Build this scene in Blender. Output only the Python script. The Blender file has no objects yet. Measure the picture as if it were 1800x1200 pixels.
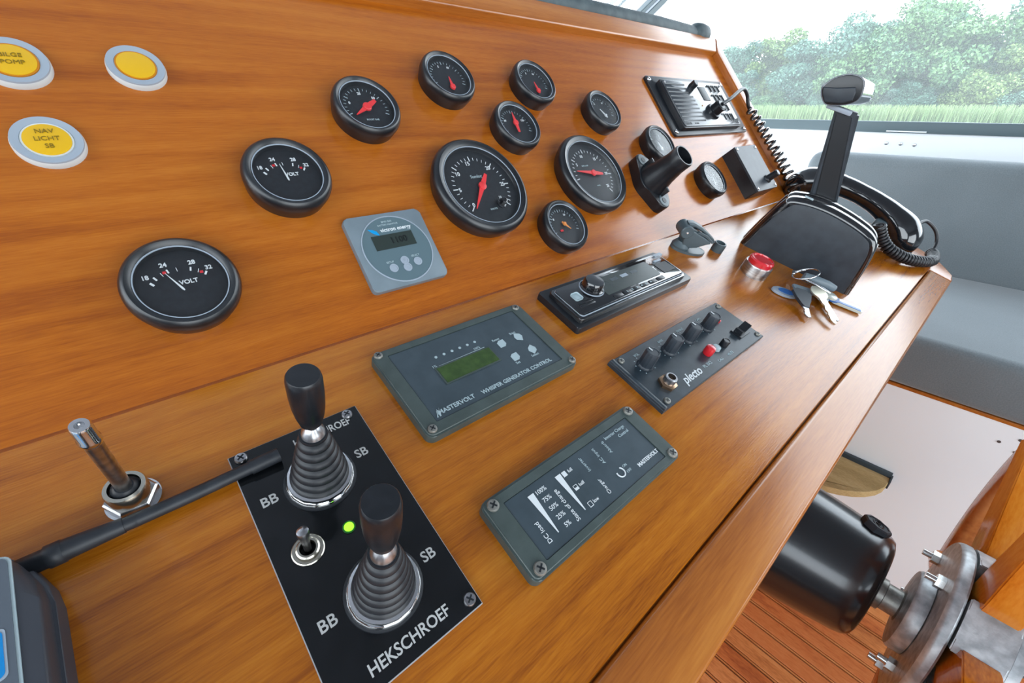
import bpy, bmesh, math, random
import numpy as np
from math import sin, cos, pi, radians, atan2, hypot
from mathutils import Vector, Matrix, Euler

random.seed(4)
rng = np.random.default_rng(7)
COL = bpy.context.scene.collection
SC = bpy.context.scene

# ------------------------------------------------------------------ camera
R = [[0.7482441567572725, -0.6634033632209952, 0.005163288261430702],
     [-0.3146543459481892, -0.3617248432503851, -0.8775806403695341],
     [0.5840576379558062, 0.6550199351489668, -0.4794012516701723]]
cam_data = bpy.data.cameras.new('camera')
cam = bpy.data.objects.new('camera', cam_data)
COL.objects.link(cam)
right, down, fwd = Vector(R[0]), Vector(R[1]), Vector(R[2])
m = Matrix((right, -down, -fwd)).transposed().to_4x4()
m.translation = Vector((0, -0.31648, 0.16567))
cam.matrix_world = m
cam_data.sensor_width = 36
cam_data.lens = 36 * 749.63 / 1800
cam_data.clip_start = 0.01
cam_data.clip_end = 400
SC.camera = cam

# ------------------------------------------------------------------ world, light, exposure
W = bpy.data.worlds.new('overcast_sky')
SC.world = W
W.use_nodes = True
wn = W.node_tree
wn.nodes.clear()
wo = wn.nodes.new('ShaderNodeOutputWorld')
bg = wn.nodes.new('ShaderNodeBackground')
tc = wn.nodes.new('ShaderNodeTexCoord')
sp = wn.nodes.new('ShaderNodeSeparateXYZ')
rp = wn.nodes.new('ShaderNodeValToRGB')
wn.links.new(tc.outputs['Generated'], sp.inputs[0])
wn.links.new(sp.outputs['Z'], rp.inputs[0])
rp.color_ramp.elements[0].position = 0.0
rp.color_ramp.elements[0].color = (0.88, 0.95, 1.0, 1)
rp.color_ramp.elements[1].position = 1.0
rp.color_ramp.elements[1].color = (0.72, 0.86, 1.0, 1)
wn.links.new(rp.outputs[0], bg.inputs['Color'])
bg.inputs['Strength'].default_value = 6.0
wn.links.new(bg.outputs[0], wo.inputs['Surface'])
SC.view_settings.view_transform = 'Standard'
SC.view_settings.look = 'None'
SC.view_settings.gamma = 1
SC.view_settings.use_curve_mapping = False
SC.view_settings.exposure = 0.0
try:
    SC.cycles.max_bounces = 8
    SC.cycles.transparent_max_bounces = 12
    SC.cycles.caustics_reflective = False
    SC.cycles.caustics_refractive = False
    SC.cycles.sample_clamp_indirect = 6
    SC.cycles.use_denoising = True
    SC.cycles.denoiser = 'OPENIMAGEDENOISE'
    SC.cycles.denoising_input_passes = 'RGB_ALBEDO_NORMAL'
    SC.cycles.denoising_prefilter = 'ACCURATE'
except Exception:
    pass

def portal(name, loc, rot, sx, sy):
    l = bpy.data.lights.new(name, 'AREA')
    l.shape = 'RECTANGLE'; l.size = sx; l.size_y = sy; l.energy = 1
    l.cycles.is_portal = True
    o = bpy.data.objects.new(name, l); COL.objects.link(o)
    o.location = loc; o.rotation_euler = rot
portal('window_portal', (2.12, -0.69, 0.58), (0, radians(90), 0), .96, 3.42)
portal('window_portal', (-1.67, -0.69, 0.625), (0, radians(-90), 0), 1.05, 3.42)
portal('window_portal', (0.2, 1.16, 0.685), (radians(-90), 0, 0), 3.62, 0.93)
portal('window_portal', (0.0, -2.62, 0.025), (radians(90), 0, 0), 2.4, 1.65)

# ------------------------------------------------------------------ materials
ALB = .93      # colour values below were picked for a dimmer sky
def dim(c): return tuple(min(x * ALB, .93) for x in c)
def mat(name, color=(.5, .5, .5), rough=.5, metal=0., coat=0., coat_r=.1, spec=.5, emit=None, es=1.):
    mt = bpy.data.materials.new(name); mt.use_nodes = True
    b = mt.node_tree.nodes['Principled BSDF']
    if not metal: color = dim(color)
    b.inputs['Base Color'].default_value = (*color, 1)
    b.inputs['Roughness'].default_value = rough
    b.inputs['Metallic'].default_value = metal
    b.inputs['Coat Weight'].default_value = coat
    b.inputs['Coat Roughness'].default_value = coat_r
    b.inputs['Specular IOR Level'].default_value = spec
    if emit:
        b.inputs['Emission Color'].default_value = (*emit, 1)
        b.inputs['Emission Strength'].default_value = es
    return mt

def nodes(mt):
    nt = mt.node_tree
    return nt, nt.nodes['Principled BSDF'], nt.nodes.new, nt.links.new

def noisy(mt, c1, c2, scale=(30, 30, 30), lo=.35, hi=.65, detail=4, bump=0., bscale=None, rough=None, dist=.0005):
    """procedural colour variation + fine bump in object space"""
    nt, b, N, L = nodes(mt)
    if b.inputs['Metallic'].default_value < .5: c1, c2 = dim(c1), dim(c2)
    t = N('ShaderNodeTexCoord'); mp = N('ShaderNodeMapping'); n = N('ShaderNodeTexNoise'); r = N('ShaderNodeValToRGB')
    mp.inputs['Scale'].default_value = scale
    L(t.outputs['Object'], mp.inputs[0]); L(mp.outputs[0], n.inputs['Vector'])
    n.inputs['Scale'].default_value = 1; n.inputs['Detail'].default_value = detail
    r.color_ramp.elements[0].position = lo; r.color_ramp.elements[0].color = (*c1, 1)
    r.color_ramp.elements[1].position = hi; r.color_ramp.elements[1].color = (*c2, 1)
    L(n.outputs['Fac'], r.inputs[0]); L(r.outputs[0], b.inputs['Base Color'])
    if bump:
        n2 = N('ShaderNodeTexNoise'); mp2 = N('ShaderNodeMapping')
        mp2.inputs['Scale'].default_value = bscale or scale
        L(t.outputs['Object'], mp2.inputs[0]); L(mp2.outputs[0], n2.inputs['Vector'])
        n2.inputs['Scale'].default_value = 1; n2.inputs['Detail'].default_value = 3
        bp = N('ShaderNodeBump'); bp.inputs['Strength'].default_value = bump; bp.inputs['Distance'].default_value = dist
        L(n2.outputs['Fac'], bp.inputs['Height']); L(bp.outputs[0], b.inputs['Normal'])
    return mt

def wood(name, dark, mid, light, axis=0, along=3.0, across=55., rough=.35, coat=1., coat_r=.16, bump=.12, warp=.35):
    mt = mat(name, mid, rough, coat=coat, coat_r=coat_r, spec=0.)
    dark, mid, light = dim(dark), dim(mid), dim(light)
    nt, b, N, L = nodes(mt)
    t = N('ShaderNodeTexCoord'); mp = N('ShaderNodeMapping')
    s = [across] * 3; s[axis] = along
    mp.inputs['Scale'].default_value = s
    L(t.outputs['Object'], mp.inputs[0])
    n = N('ShaderNodeTexNoise'); n.inputs['Scale'].default_value = .55; n.inputs['Detail'].default_value = 6
    n.inputs['Roughness'].default_value = .62; n.inputs['Distortion'].default_value = warp
    L(mp.outputs[0], n.inputs['Vector'])
    # fine pores
    mp2 = N('ShaderNodeMapping'); s2 = [across * 9] * 3; s2[axis] = along * 14
    mp2.inputs['Scale'].default_value = s2
    L(t.outputs['Object'], mp2.inputs[0])
    n2 = N('ShaderNodeTexNoise'); n2.inputs['Scale'].default_value = 1; n2.inputs['Detail'].default_value = 3
    L(mp2.outputs[0], n2.inputs['Vector'])
    # broad tone
    mp3 = N('ShaderNodeMapping'); s3 = [9.] * 3; s3[axis] = 1.5
    mp3.inputs['Scale'].default_value = s3
    L(t.outputs['Object'], mp3.inputs[0])
    n3 = N('ShaderNodeTexNoise'); n3.inputs['Scale'].default_value = 1; n3.inputs['Detail'].default_value = 2
    L(mp3.outputs[0], n3.inputs['Vector'])
    r = N('ShaderNodeValToRGB')
    e = r.color_ramp.elements
    e[0].position = .30; e[0].color = (*dark, 1)
    e[1].position = .72; e[1].color = (*light, 1)
    x = e.new(.5); x.color = (*mid, 1)
    a1 = N('ShaderNodeMath'); a1.operation = 'MULTIPLY_ADD'; a1.inputs[1].default_value = .45
    L(n2.outputs['Fac'], a1.inputs[0]); L(n.outputs['Fac'], a1.inputs[2])
    a2 = N('ShaderNodeMath'); a2.operation = 'MULTIPLY_ADD'; a2.inputs[1].default_value = .5
    L(n3.outputs['Fac'], a2.inputs[0]); L(a1.outputs[0], a2.inputs[2])
    a3 = N('ShaderNodeMath'); a3.operation = 'ADD'; a3.inputs[1].default_value = -.475
    L(a2.outputs[0], a3.inputs[0]); L(a3.outputs[0], r.inputs[0])
    L(r.outputs[0], b.inputs['Base Color'])
    bp = N('ShaderNodeBump'); bp.inputs['Strength'].default_value = bump; bp.inputs['Distance'].default_value = .0006
    L(n2.outputs['Fac'], bp.inputs['Height'])
    L(bp.outputs[0], b.inputs['Coat Normal']); L(bp.outputs[0], b.inputs['Normal'])
    return mt

def pane_mat(name, haze=0., tint=(1, 1, 1), ior=1.45, rough=.0, haze_col=(.8, .85, .85)):
    mt = bpy.data.materials.new(name); mt.use_nodes = True
    nt = mt.node_tree; nt.nodes.clear(); N = nt.nodes.new; L = nt.links.new
    out = N('ShaderNodeOutputMaterial'); tr = N('ShaderNodeBsdfTransparent'); gl = N('ShaderNodeBsdfGlossy')
    lw = N('ShaderNodeLayerWeight'); lw.inputs[0].default_value = .5; mx = N('ShaderNodeMixShader')
    pw = N('ShaderNodeMath'); pw.operation = 'POWER'; pw.inputs[1].default_value = 5
    fr = N('ShaderNodeMath'); fr.operation = 'MULTIPLY_ADD'; f0 = ((ior - 1) / (ior + 1)) ** 2
    fr.inputs[1].default_value = 1 - f0; fr.inputs[2].default_value = f0
    L(lw.outputs['Facing'], pw.inputs[0]); L(pw.outputs[0], fr.inputs[0])
    tr.inputs[0].default_value = (*tint, 1); gl.inputs['Roughness'].default_value = rough
    L(fr.outputs[0], mx.inputs[0]); L(tr.outputs[0], mx.inputs[1]); L(gl.outputs[0], mx.inputs[2])
    last = mx
    if haze:
        tl_ = N('ShaderNodeBsdfTranslucent'); tl_.inputs[0].default_value = (*haze_col, 1)
        m2 = N('ShaderNodeMixShader'); m2.inputs[0].default_value = haze
        L(mx.outputs[0], m2.inputs[1]); L(tl_.outputs[0], m2.inputs[2]); last = m2
    L(last.outputs[0], out.inputs[0])
    return mt

M = {}
M['teak'] = wood('varnished_teak', (.29, .068, .006), (.40, .108, .0075), (.48, .150, .014), along=5, across=120, warp=.2, coat_r=.15)
M['teak_low'] = wood('varnished_teak_shelf', (.25, .062, .004), (.41, .122, .0065), (.51, .178, .014), along=5, across=120, warp=.2, coat_r=.15, bump=.2)
M['teak_trim'] = wood('varnished_teak_trim', (.29, .082, .013), (.41, .130, .020), (.50, .18, .030), across=80, coat_r=.2)
M['teak_side'] = wood('varnished_teak_side', (.27, .075, .013), (.40, .12, .020), (.48, .17, .03), axis=1, across=80, coat_r=.2)
M['plank'] = wood('teak_plank', (.42, .13, .04), (.66, .24, .075), (.76, .33, .12), axis=1, along=4, across=30, rough=.45, coat=.2, coat_r=.3)
M['plank2'] = wood('teak_plank_red', (.36, .09, .028), (.58, .17, .05), (.68, .24, .08), axis=1, along=4, across=30, rough=.45, coat=.2, coat_r=.3)
M['spoke_wood'] = wood('varnished_spoke', (.42, .10, .008), (.68, .20, .016), (.78, .29, .035), axis=0, along=6, across=40, coat=1, coat_r=.08)
M['rim_wood'] = wood('varnished_rim', (.32, .10, .03), (.52, .19, .06), (.62, .27, .10), axis=0, along=12, across=12, coat=.8, coat_r=.15)
M['birch'] = wood('bare_plywood', (.36, .25, .11), (.48, .34, .16), (.56, .42, .22), axis=1, along=8, across=40, rough=.6, coat=.1)
M['black'] = noisy(mat('black_plastic', (.012, .014, .017), .32), (.006, .008, .011), (.010, .012, .016), (200,) * 3, bump=.06, bscale=(900,) * 3)
M['bezel'] = mat('gauge_bezel_black', (.006, .008, .011), .34, coat=.2, coat_r=.25)
M['dial'] = noisy(mat('dial_black', (.006, .009, .012), .45), (.005, .007, .010), (.009, .013, .018), (300,) * 3)
M['gloss'] = mat('gloss_black', (.006, .007, .009), .12, coat=1, coat_r=.04)
M['enamel'] = noisy(mat('black_enamel', (.006, .007, .009), .27, coat=.6, coat_r=.16), (.004, .005, .007), (.009, .010, .012), (500,) * 3, bump=.05, bscale=(1200,) * 3)
M['satin'] = noisy(mat('satin_black', (.022, .027, .034), .44, spec=.5), (.018, .025, .034), (.028, .038, .050), (60,) * 3, bump=.08, bscale=(1500,) * 3)
M['rubber'] = mat('black_rubber', (.011, .013, .017), .42)
M['cable'] = noisy(mat('cable_rubber', (.022, .026, .032), .5), (.012, .015, .020), (.020, .024, .031), (120,) * 3)
M['engraved'] = noisy(mat('engraved_black_plate', (.004, .005, .006), .13), (.003, .004, .005), (.007, .008, .010), (70,) * 3, lo=.4, hi=.8)
M['plate_edge'] = mat('engraved_plate_core', (.45, .46, .48), .5)
M['slate'] = noisy(mat('slate_green_plastic', (.07, .10, .105), .4), (.048, .066, .062), (.064, .086, .082), (80,) * 3, bump=.15, bscale=(1400,) * 3)
M['slate_face'] = noisy(mat('slate_blue_foil', (.055, .085, .11), .36), (.036, .054, .066), (.050, .072, .088), (60,) * 3, detail=8, bump=.05, bscale=(1800,) * 3)
M['gray_panel'] = noisy(mat('gray_blue_panel', (.17, .21, .27), .35), (.16, .205, .235), (.19, .24, .275), (50,) * 3)
M['gray_face'] = mat('gray_teal_foil', (.10, .155, .18), .35)
M['lens_gray'] = mat('pale_gray_ring', (.33, .385, .45), .4)
M['white_ring'] = mat('off_white_ring', (.62, .66, .66), .35)
M['yellow'] = mat('amber_lens', (.72, .42, .006), .3, coat=.5)
M['lamp_print'] = mat('olive_print', (.22, .14, .006), .5)
M['amber'] = mat('orange_gasket', (.55, .20, .01), .35)
M['chrome'] = mat('chrome', (.78, .79, .80), .09, 1.)
M['steel'] = noisy(mat('worn_steel', (.45, .45, .46), .28, 1.), (.34, .34, .35), (.58, .58, .60), (220,) * 3)
M['nickel'] = mat('nickel', (.55, .52, .44), .25, 1.)
M['brass'] = mat('tarnished_brass', (.42, .27, .17), .3, 1.)
M['galv'] = noisy(mat('galvanised_steel', (.42, .45, .47), .45, .55), (.36, .39, .41), (.60, .64, .66), (90,) * 3, detail=9, bump=.25, bscale=(350,) * 3)
M['cast'] = noisy(mat('dull_cast_steel', (.28, .27, .25), .45, .7), (.2, .2, .18), (.38, .37, .34), (90,) * 3, bump=.2, bscale=(300,) * 3)
M['red'] = mat('red_plastic', (.62, .012, .02), .3, coat=.6)
M['red_lens'] = mat('red_push_lens', (.70, .016, .028), .18, coat=1)
M['needle'] = mat('red_needle', (.80, .035, .04), .4, emit=(.8, .03, .03), es=.0)
M['orange'] = mat('orange_needle', (.8, .28, .06), .4)
M['white'] = mat('white_print', (.72, .76, .78), .5)
M['engr_white'] = mat('engraved_lettering', (.50, .50, .49), .5)
M['pale_print'] = mat('pale_gray_print', (.40, .50, .53), .45)
M['cyan_print'] = mat('bright_blue_print', (.0, .28, .62), .4)
M['lcd'] = mat('lcd_dark', (.028, .040, .036), .2)
M['lcd_green'] = noisy(mat('lcd_green', (.035, .075, .012), .25), (.028, .062, .010), (.045, .090, .018), (150,) * 3)
M['lcd_seg'] = mat('lcd_segments', (.006, .010, .010), .4)
M['led'] = mat('green_led', (.1, .6, .03), .2, emit=(.25, 1.0, .02), es=2.2)
M['led_ring'] = mat('green_led_collar', (.02, .12, .02), .3)
M['blue_screen'] = mat('blue_screen', (.0, .12, .35), .2, emit=(.01, .22, .5), es=.45)
M['tablet_face'] = mat('tablet_face', (.085, .105, .13), .3, coat=.5)
M['tablet_side'] = mat('tablet_housing', (.045, .050, .062), .42)
M['gauge_glass'] = pane_mat('gauge_glass', haze=.012, ior=1.62, rough=.13)
M['window_glass'] = pane_mat('window_glass', haze=.14, ior=1.3, rough=.06)
M['clear_glass'] = pane_mat('windscreen_glass', haze=.03, ior=1.45)
M['white_paint'] = mat('white_paint', (.93, .97, 1.0), .38)
M['locker_white'] = noisy(mat('white_laminate', (.75, .76, .76), .3), (.86, .93, .97), (.90, .97, 1.0), (2.5,) * 3)
M['ceiling'] = mat('gray_headliner', (.18, .20, .235), .7)
M['dark_frame'] = mat('dark_gray_frame', (.085, .125, .14), .5)
M['gasket'] = noisy(mat('gray_foam', (.05, .075, .085), .6), (.04, .06, .07), (.07, .10, .11), (60,) * 3)
M['steel_bolt'] = mat('zinc_bolt', (.60, .61, .60), .22, 1.)
M['key_gold'] = mat('pale_brass_key', (.78, .74, .60), .28, 1.)
M['key_steel'] = mat('steel_key', (.50, .52, .54), .3, 1.)
M['key_black'] = mat('dark_key_head', (.022, .030, .040), .4)
M['fob_gray'] = mat('gray_fob_plastic', (.16, .21, .24), .4)
M['fob_clear'] = mat('pale_fob_plastic', (.60, .63, .55), .25, coat=.6)
M['fob_blue'] = mat('blue_fob_insert', (.02, .13, .42), .35)
M['latch'] = mat('slate_latch_plastic', (.07, .10, .115), .38)
M['dark_edge'] = mat('dark_rubber_edge', (.03, .045, .055), .5)
M['caulk'] = mat('dark_caulk', (.07, .055, .05), .6)
M['water'] = mat('river_water', (.05, .08, .06), .15)
M['bark'] = mat('bark', (.09, .07, .05), .8)
M['bankearth'] = mat('bank_earth', (.10, .13, .05), .9)

def fabric(name, c1, c2, s=420):
    mt = mat(name, c1, .9); c1, c2 = dim(c1), dim(c2)
    nt, b, N, L = nodes(mt)
    t = N('ShaderNodeTexCoord')
    n = N('ShaderNodeTexNoise'); n.inputs['Scale'].default_value = s; n.inputs['Detail'].default_value = 2
    n3 = N('ShaderNodeTexNoise'); n3.inputs['Scale'].default_value = 7; n3.inputs['Detail'].default_value = 4
    L(t.outputs['Object'], n.inputs['Vector']); L(t.outputs['Object'], n3.inputs['Vector'])
    a = N('ShaderNodeMath'); a.operation = 'MULTIPLY_ADD'; a.inputs[1].default_value = .5
    L(n3.outputs['Fac'], a.inputs[0]); L(n.outputs['Fac'], a.inputs[2])
    r = N('ShaderNodeValToRGB'); r.color_ramp.elements[0].position = .5; r.color_ramp.elements[0].color = (*c1, 1)
    r.color_ramp.elements[1].position = 1.0; r.color_ramp.elements[1].color = (*c2, 1)
    L(a.outputs[0], r.inputs[0]); L(r.outputs[0], b.inputs['Base Color'])
    n2 = N('ShaderNodeTexNoise'); n2.inputs['Scale'].default_value = s * 1.5
    L(t.outputs['Object'], n2.inputs['Vector'])
    bp = N('ShaderNodeBump'); bp.inputs['Strength'].default_value = .22; bp.inputs['Distance'].default_value = .0012
    L(n2.outputs['Fac'], bp.inputs['Height']); L(bp.outputs[0], b.inputs['Normal'])
    b.inputs['Sheen Weight'].default_value = .25
    return mt
M['fabric'] = fabric('gray_upholstery', (.125, .15, .162), (.17, .20, .215))

def leafmat(name, c1, c2):
    mt = mat(name, c1, .6); c1, c2 = dim(c1), dim(c2)
    nt, b, N, L = nodes(mt)
    o = N('ShaderNodeObjectInfo'); g = N('ShaderNodeNewGeometry')
    n = N('ShaderNodeTexNoise'); n.inputs['Scale'].default_value = .55; n.inputs['Detail'].default_value = 3
    L(g.outputs['Position'], n.inputs['Vector'])
    a = N('ShaderNodeMath'); a.operation = 'MULTIPLY_ADD'; a.inputs[1].default_value = .45
    L(g.outputs['Random Per Island'], a.inputs[0]); L(n.outputs['Fac'], a.inputs[2])
    r = N('ShaderNodeValToRGB'); r.color_ramp.elements[0].position = .4; r.color_ramp.elements[0].color = (*c1, 1)
    r.color_ramp.elements[1].position = .95; r.color_ramp.elements[1].color = (*c2, 1)
    L(a.outputs[0], r.inputs[0]); L(r.outputs[0], b.inputs['Base Color'])
    return mt
M['leaf_a'] = leafmat('green_foliage', (.030, .105, .060), (.16, .30, .105))
M['leaf_b'] = leafmat('blue_green_foliage', (.040, .115, .095), (.14, .27, .18))
M['leaf_c'] = leafmat('yellow_green_foliage', (.052, .120, .042), (.23, .33, .095))
M['reed'] = leafmat('reeds', (.14, .24, .08), (.31, .40, .18))

# ------------------------------------------------------------------ helpers
TL, TU = radians(19.4954), radians(48.906)
def plane_matrix(t):
    return Matrix(((1, 0, 0), (0, cos(t), -sin(t)), (0, sin(t), cos(t)))).to_4x4()
MLOW, MUP = plane_matrix(TL), plane_matrix(TU)

def thing(name, label, cat, matrix=None, loc=(0, 0, 0), rz=0., group=None, kind=None):
    o = bpy.data.objects.new(name, None); COL.objects.link(o)
    o.empty_display_size = .01
    mm = (matrix or Matrix.Identity(4)) @ Matrix.Translation(loc) @ Matrix.Rotation(rz, 4, 'Z')
    o.matrix_world = mm
    o['label'] = label; o['category'] = cat
    if group: o['group'] = group
    if kind: o['kind'] = kind
    return o

def tag(o, label, cat, group=None):
    o['label'] = label; o['category'] = cat
    if group: o['group'] = group
    return o

def link(name, me, material, parent=None, loc=None, rot=None, matrix=None, smooth=True, auto=35):
    if smooth and len(me.polygons):
        ar = np.zeros(len(me.polygons)); me.polygons.foreach_get('area', ar)
        nv = np.zeros(len(me.polygons), dtype=np.int32); me.polygons.foreach_get('loop_total', nv)
        sm = ~((ar > 25 * np.median(ar)) | (nv > 4))      # broad flat faces keep their own normal
        me.polygons.foreach_set('use_smooth', sm.tolist())
        try: me.set_sharp_from_angle(angle=radians(auto))
        except Exception: pass
    if material is not None and not me.materials:
        me.materials.append(M[material] if isinstance(material, str) else material)
    o = bpy.data.objects.new(name, me); COL.objects.link(o)
    if parent: o.parent = parent
    if matrix is not None: o.matrix_basis = matrix
    if loc is not None: o.location = loc
    if rot is not None: o.rotation_euler = rot
    return o

def dupo(o, loc=None, rot=None, parent=None):
    c = o.copy(); COL.objects.link(c)
    if parent: c.parent = parent
    if loc is not None: c.location = loc
    if rot is not None: c.rotation_euler = rot
    return c

def bm_mesh(bm, name='m'):
    me = bpy.data.meshes.new(name)
    bmesh.ops.recalc_face_normals(bm, faces=bm.faces)
    bm.to_mesh(me); bm.free()
    return me

def add_box(bm, x0, x1, y0, y1, z0, z1, bev=0., seg=2, mtx=None):
    v = [bm.verts.new((x, y, z)) for x in (x0, x1) for y in (y0, y1) for z in (z0, z1)]
    f = [(0, 1, 3, 2), (4, 6, 7, 5), (0, 4, 5, 1), (2, 3, 7, 6), (0, 2, 6, 4), (1, 5, 7, 3)]
    fs = [bm.faces.new([v[i] for i in q]) for q in f]
    geom = v
    if bev:
        es = list({e for q in fs for e in q.edges})
        r = bmesh.ops.bevel(bm, geom=es, offset=bev, segments=seg, affect='EDGES', profile=.5)
        geom = list({w for q in r['faces'] for w in q.verts} | {w for w in v if w.is_valid})
    if mtx is not None:
        bmesh.ops.transform(bm, matrix=mtx, verts=geom)
    return geom

def box(name, mt, parent, x0, x1, y0, y1, z0, z1, bev=0., seg=2, **k):
    bm = bmesh.new(); add_box(bm, x0, x1, y0, y1, z0, z1, bev, seg)
    return link(name, bm_mesh(bm, name), mt, parent, **k)

def prism_mesh(pts, z0, z1, bev=0., seg=2, top_only=False):
    """polygon (x,y) list extruded z0..z1, optionally bevelled"""
    bm = bmesh.new()
    lo = [bm.verts.new((x, y, z0)) for x, y in pts]; hi = [bm.verts.new((x, y, z1)) for x, y in pts]
    n = len(pts)
    bm.faces.new(lo[::-1]); ft = bm.faces.new(hi)
    for i in range(n): bm.faces.new((lo[i], lo[(i + 1) % n], hi[(i + 1) % n], hi[i]))
    if bev:
        es = list(ft.edges)
        if not top_only: es = es + [e for e in bm.edges if e not in es and all(v in lo for v in e.verts)]
        bmesh.ops.bevel(bm, geom=es, offset=bev, segments=seg, affect='EDGES', profile=.5)
    return bm_mesh(bm)

def prism(name, mt, parent, pts, z0, z1, bev=0., seg=2, top_only=True, **k):
    return link(name, prism_mesh(pts, z0, z1, bev, seg, top_only), mt, parent, **k)

def rrect(x0, x1, y0, y1, r, n=5):
    pts = []
    for cx, cy, a0 in ((x1 - r, y1 - r, 0), (x0 + r, y1 - r, 90), (x0 + r, y0 + r, 180), (x1 - r, y0 + r, 270)):
        for i in range(n + 1):
            a = radians(a0 + 90 * i / n); pts.append((cx + r * cos(a), cy + r * sin(a)))
    return pts

def add_lathe(bm, prof, seg=48, mtx=None, cap0=True, cap1=True, wob=None):
    rings = []
    for r, z in prof:
        rings.append([bm.verts.new(((r if wob is None else r * wob(2 * pi * i / seg)) * cos(2 * pi * i / seg),
                                    (r if wob is None else r * wob(2 * pi * i / seg)) * sin(2 * pi * i / seg), z)) for i in range(seg)])
    for a, b in zip(rings, rings[1:]):
        for i in range(seg):
            bm.faces.new((a[i], a[(i + 1) % seg], b[(i + 1) % seg], b[i]))
    if cap0: bm.faces.new(rings[0][::-1])
    if cap1: bm.faces.new(rings[-1])
    vs = [v for r_ in rings for v in r_]
    if mtx is not None: bmesh.ops.transform(bm, matrix=mtx, verts=vs)
    return vs

def lathe(name, mt, parent, prof, seg=48, mtx=None, cap0=True, cap1=True, wob=None, **k):
    bm = bmesh.new(); add_lathe(bm, prof, seg, mtx, cap0, cap1, wob)
    return link(name, bm_mesh(bm, name), mt, parent, **k)

def smooth_path(P, n=8):
    P = [Vector(p) for p in P]; out = []
    for i in range(len(P) - 1):
        p0 = P[max(i - 1, 0)]; p1 = P[i]; p2 = P[i + 1]; p3 = P[min(i + 2, len(P) - 1)]
        for j in range(n):
            t = j / n
            out.append(.5 * ((2 * p1) + (p2 - p0) * t + (2 * p0 - 5 * p1 + 4 * p2 - p3) * t * t + (3 * p1 - p0 - 3 * p2 + p3) * t ** 3))
    out.append(P[-1]); return out

def add_tube(bm, path, r, seg=10, cap=True, sx=1., up=None):
    """sweep; r number or list; sx flattens along the frame's second axis"""
    P = [Vector(p) for p in path]; n = len(P)
    rr = r if isinstance(r, (list, tuple)) else [r] * n
    t = (P[1] - P[0]).normalized()
    a = Vector(up) if up is not None else (Vector((0, 0, 1)) if abs(t.z) < .9 else Vector((1, 0, 0)))
    nrm = (a - t * a.dot(t)).normalized()
    rings = []
    for i in range(n):
        t2 = (P[min(i + 1, n - 1)] - P[max(i - 1, 0)])
        if t2.length < 1e-9: t2 = t
        t2.normalize()
        nrm = (nrm - t2 * nrm.dot(t2)).normalized(); b = t2.cross(nrm)
        rings.append([bm.verts.new(P[i] + nrm * (rr[i] * cos(2 * pi * k / seg)) + b * (rr[i] * sx * sin(2 * pi * k / seg))) for k in range(seg)])
    for a_, b_ in zip(rings, rings[1:]):
        for k in range(seg): bm.faces.new((a_[k], a_[(k + 1) % seg], b_[(k + 1) % seg], b_[k]))
    if cap: bm.faces.new(rings[0][::-1]); bm.faces.new(rings[-1])

def tube(name, mt, parent, path, r, seg=10, sx=1., up=None, **k):
    bm = bmesh.new(); add_tube(bm, path, r, seg, True, sx, up)
    return link(name, bm_mesh(bm, name), mt, parent, auto=60, **k)

def helix(path, turns, R_, per=10):
    """points of a coil of radius R_ around a smooth path"""
    P = [Vector(p) for p in path]
    d = [0]
    for a, b in zip(P, P[1:]): d.append(d[-1] + (b - a).length)
    out = []; n = int(turns * per)
    t = (P[1] - P[0]).normalized(); nrm = t.orthogonal().normalized()
    j = 0
    for i in range(n + 1):
        s = d[-1] * i / n
        while j < len(P) - 2 and d[j + 1] < s: j += 1
        f = (s - d[j]) / max(d[j + 1] - d[j], 1e-9)
        p = P[j].lerp(P[j + 1], f); t2 = (P[j + 1] - P[j]).normalized()
        nrm = (nrm - t2 * nrm.dot(t2)).normalized(); b = t2.cross(nrm)
        Rk = R_(i / n) if callable(R_) else R_
        a = 2 * pi * i / per
        out.append(p + (nrm * cos(a) + b * sin(a)) * Rk)
    return out

def text(s, size, parent, x, y, z, mt='white', rz=0., name='lettering', align='CENTER', ext=.00015, sxy=(1, 1), shear=0., off=0., rot=None, sp=1.):
    cu = bpy.data.curves.new('t', 'FONT'); cu.body = s; cu.size = size; cu.extrude = ext
    cu.align_x = align; cu.align_y = 'CENTER'; cu.resolution_u = 3; cu.shear = shear; cu.offset = off
    cu.space_character = sp
    to = bpy.data.objects.new('t', cu); COL.objects.link(to)
    me = bpy.data.meshes.new_from_object(to.evaluated_get(bpy.context.evaluated_depsgraph_get()))
    bpy.data.objects.remove(to); bpy.data.curves.remove(cu)
    me.materials.clear()
    o = link(name, me, mt, parent, smooth=False)
    o.location = (x, y, z); o.rotation_euler = rot if rot is not None else (0, 0, rz); o.scale = (sxy[0], sxy[1], 1)
    return o

def screw(parent, x, y, z, r=.0033, mt='steel', name='screw', rz=.6):
    bm = bmesh.new()
    add_lathe(bm, [(r, 0), (r, r * .3), (r * .85, r * .55), (r * .45, r * .62)], 20)
    o = link(name, bm_mesh(bm), mt, parent, loc=(x, y, z), rot=(0, 0, rz))
    bm = bmesh.new()
    add_box(bm, -r * .6, r * .6, -r * .13, r * .13, r * .55, r * .66)
    add_box(bm, -r * .13, r * .13, -r * .6, r * .6, r * .55, r * .66)
    link('slot', bm_mesh(bm), 'dial', o, smooth=False)
    return o

def join_boxes(name, mt, parent, boxes, **k):
    bm = bmesh.new()
    for b in boxes: add_box(bm, *b[:6], bev=(b[6] if len(b) > 6 else 0))
    return link(name, bm_mesh(bm), mt, parent, **k)

# ================================================================== THE CABIN (structure)
def struct(o): o['kind'] = 'structure'; return o

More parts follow.
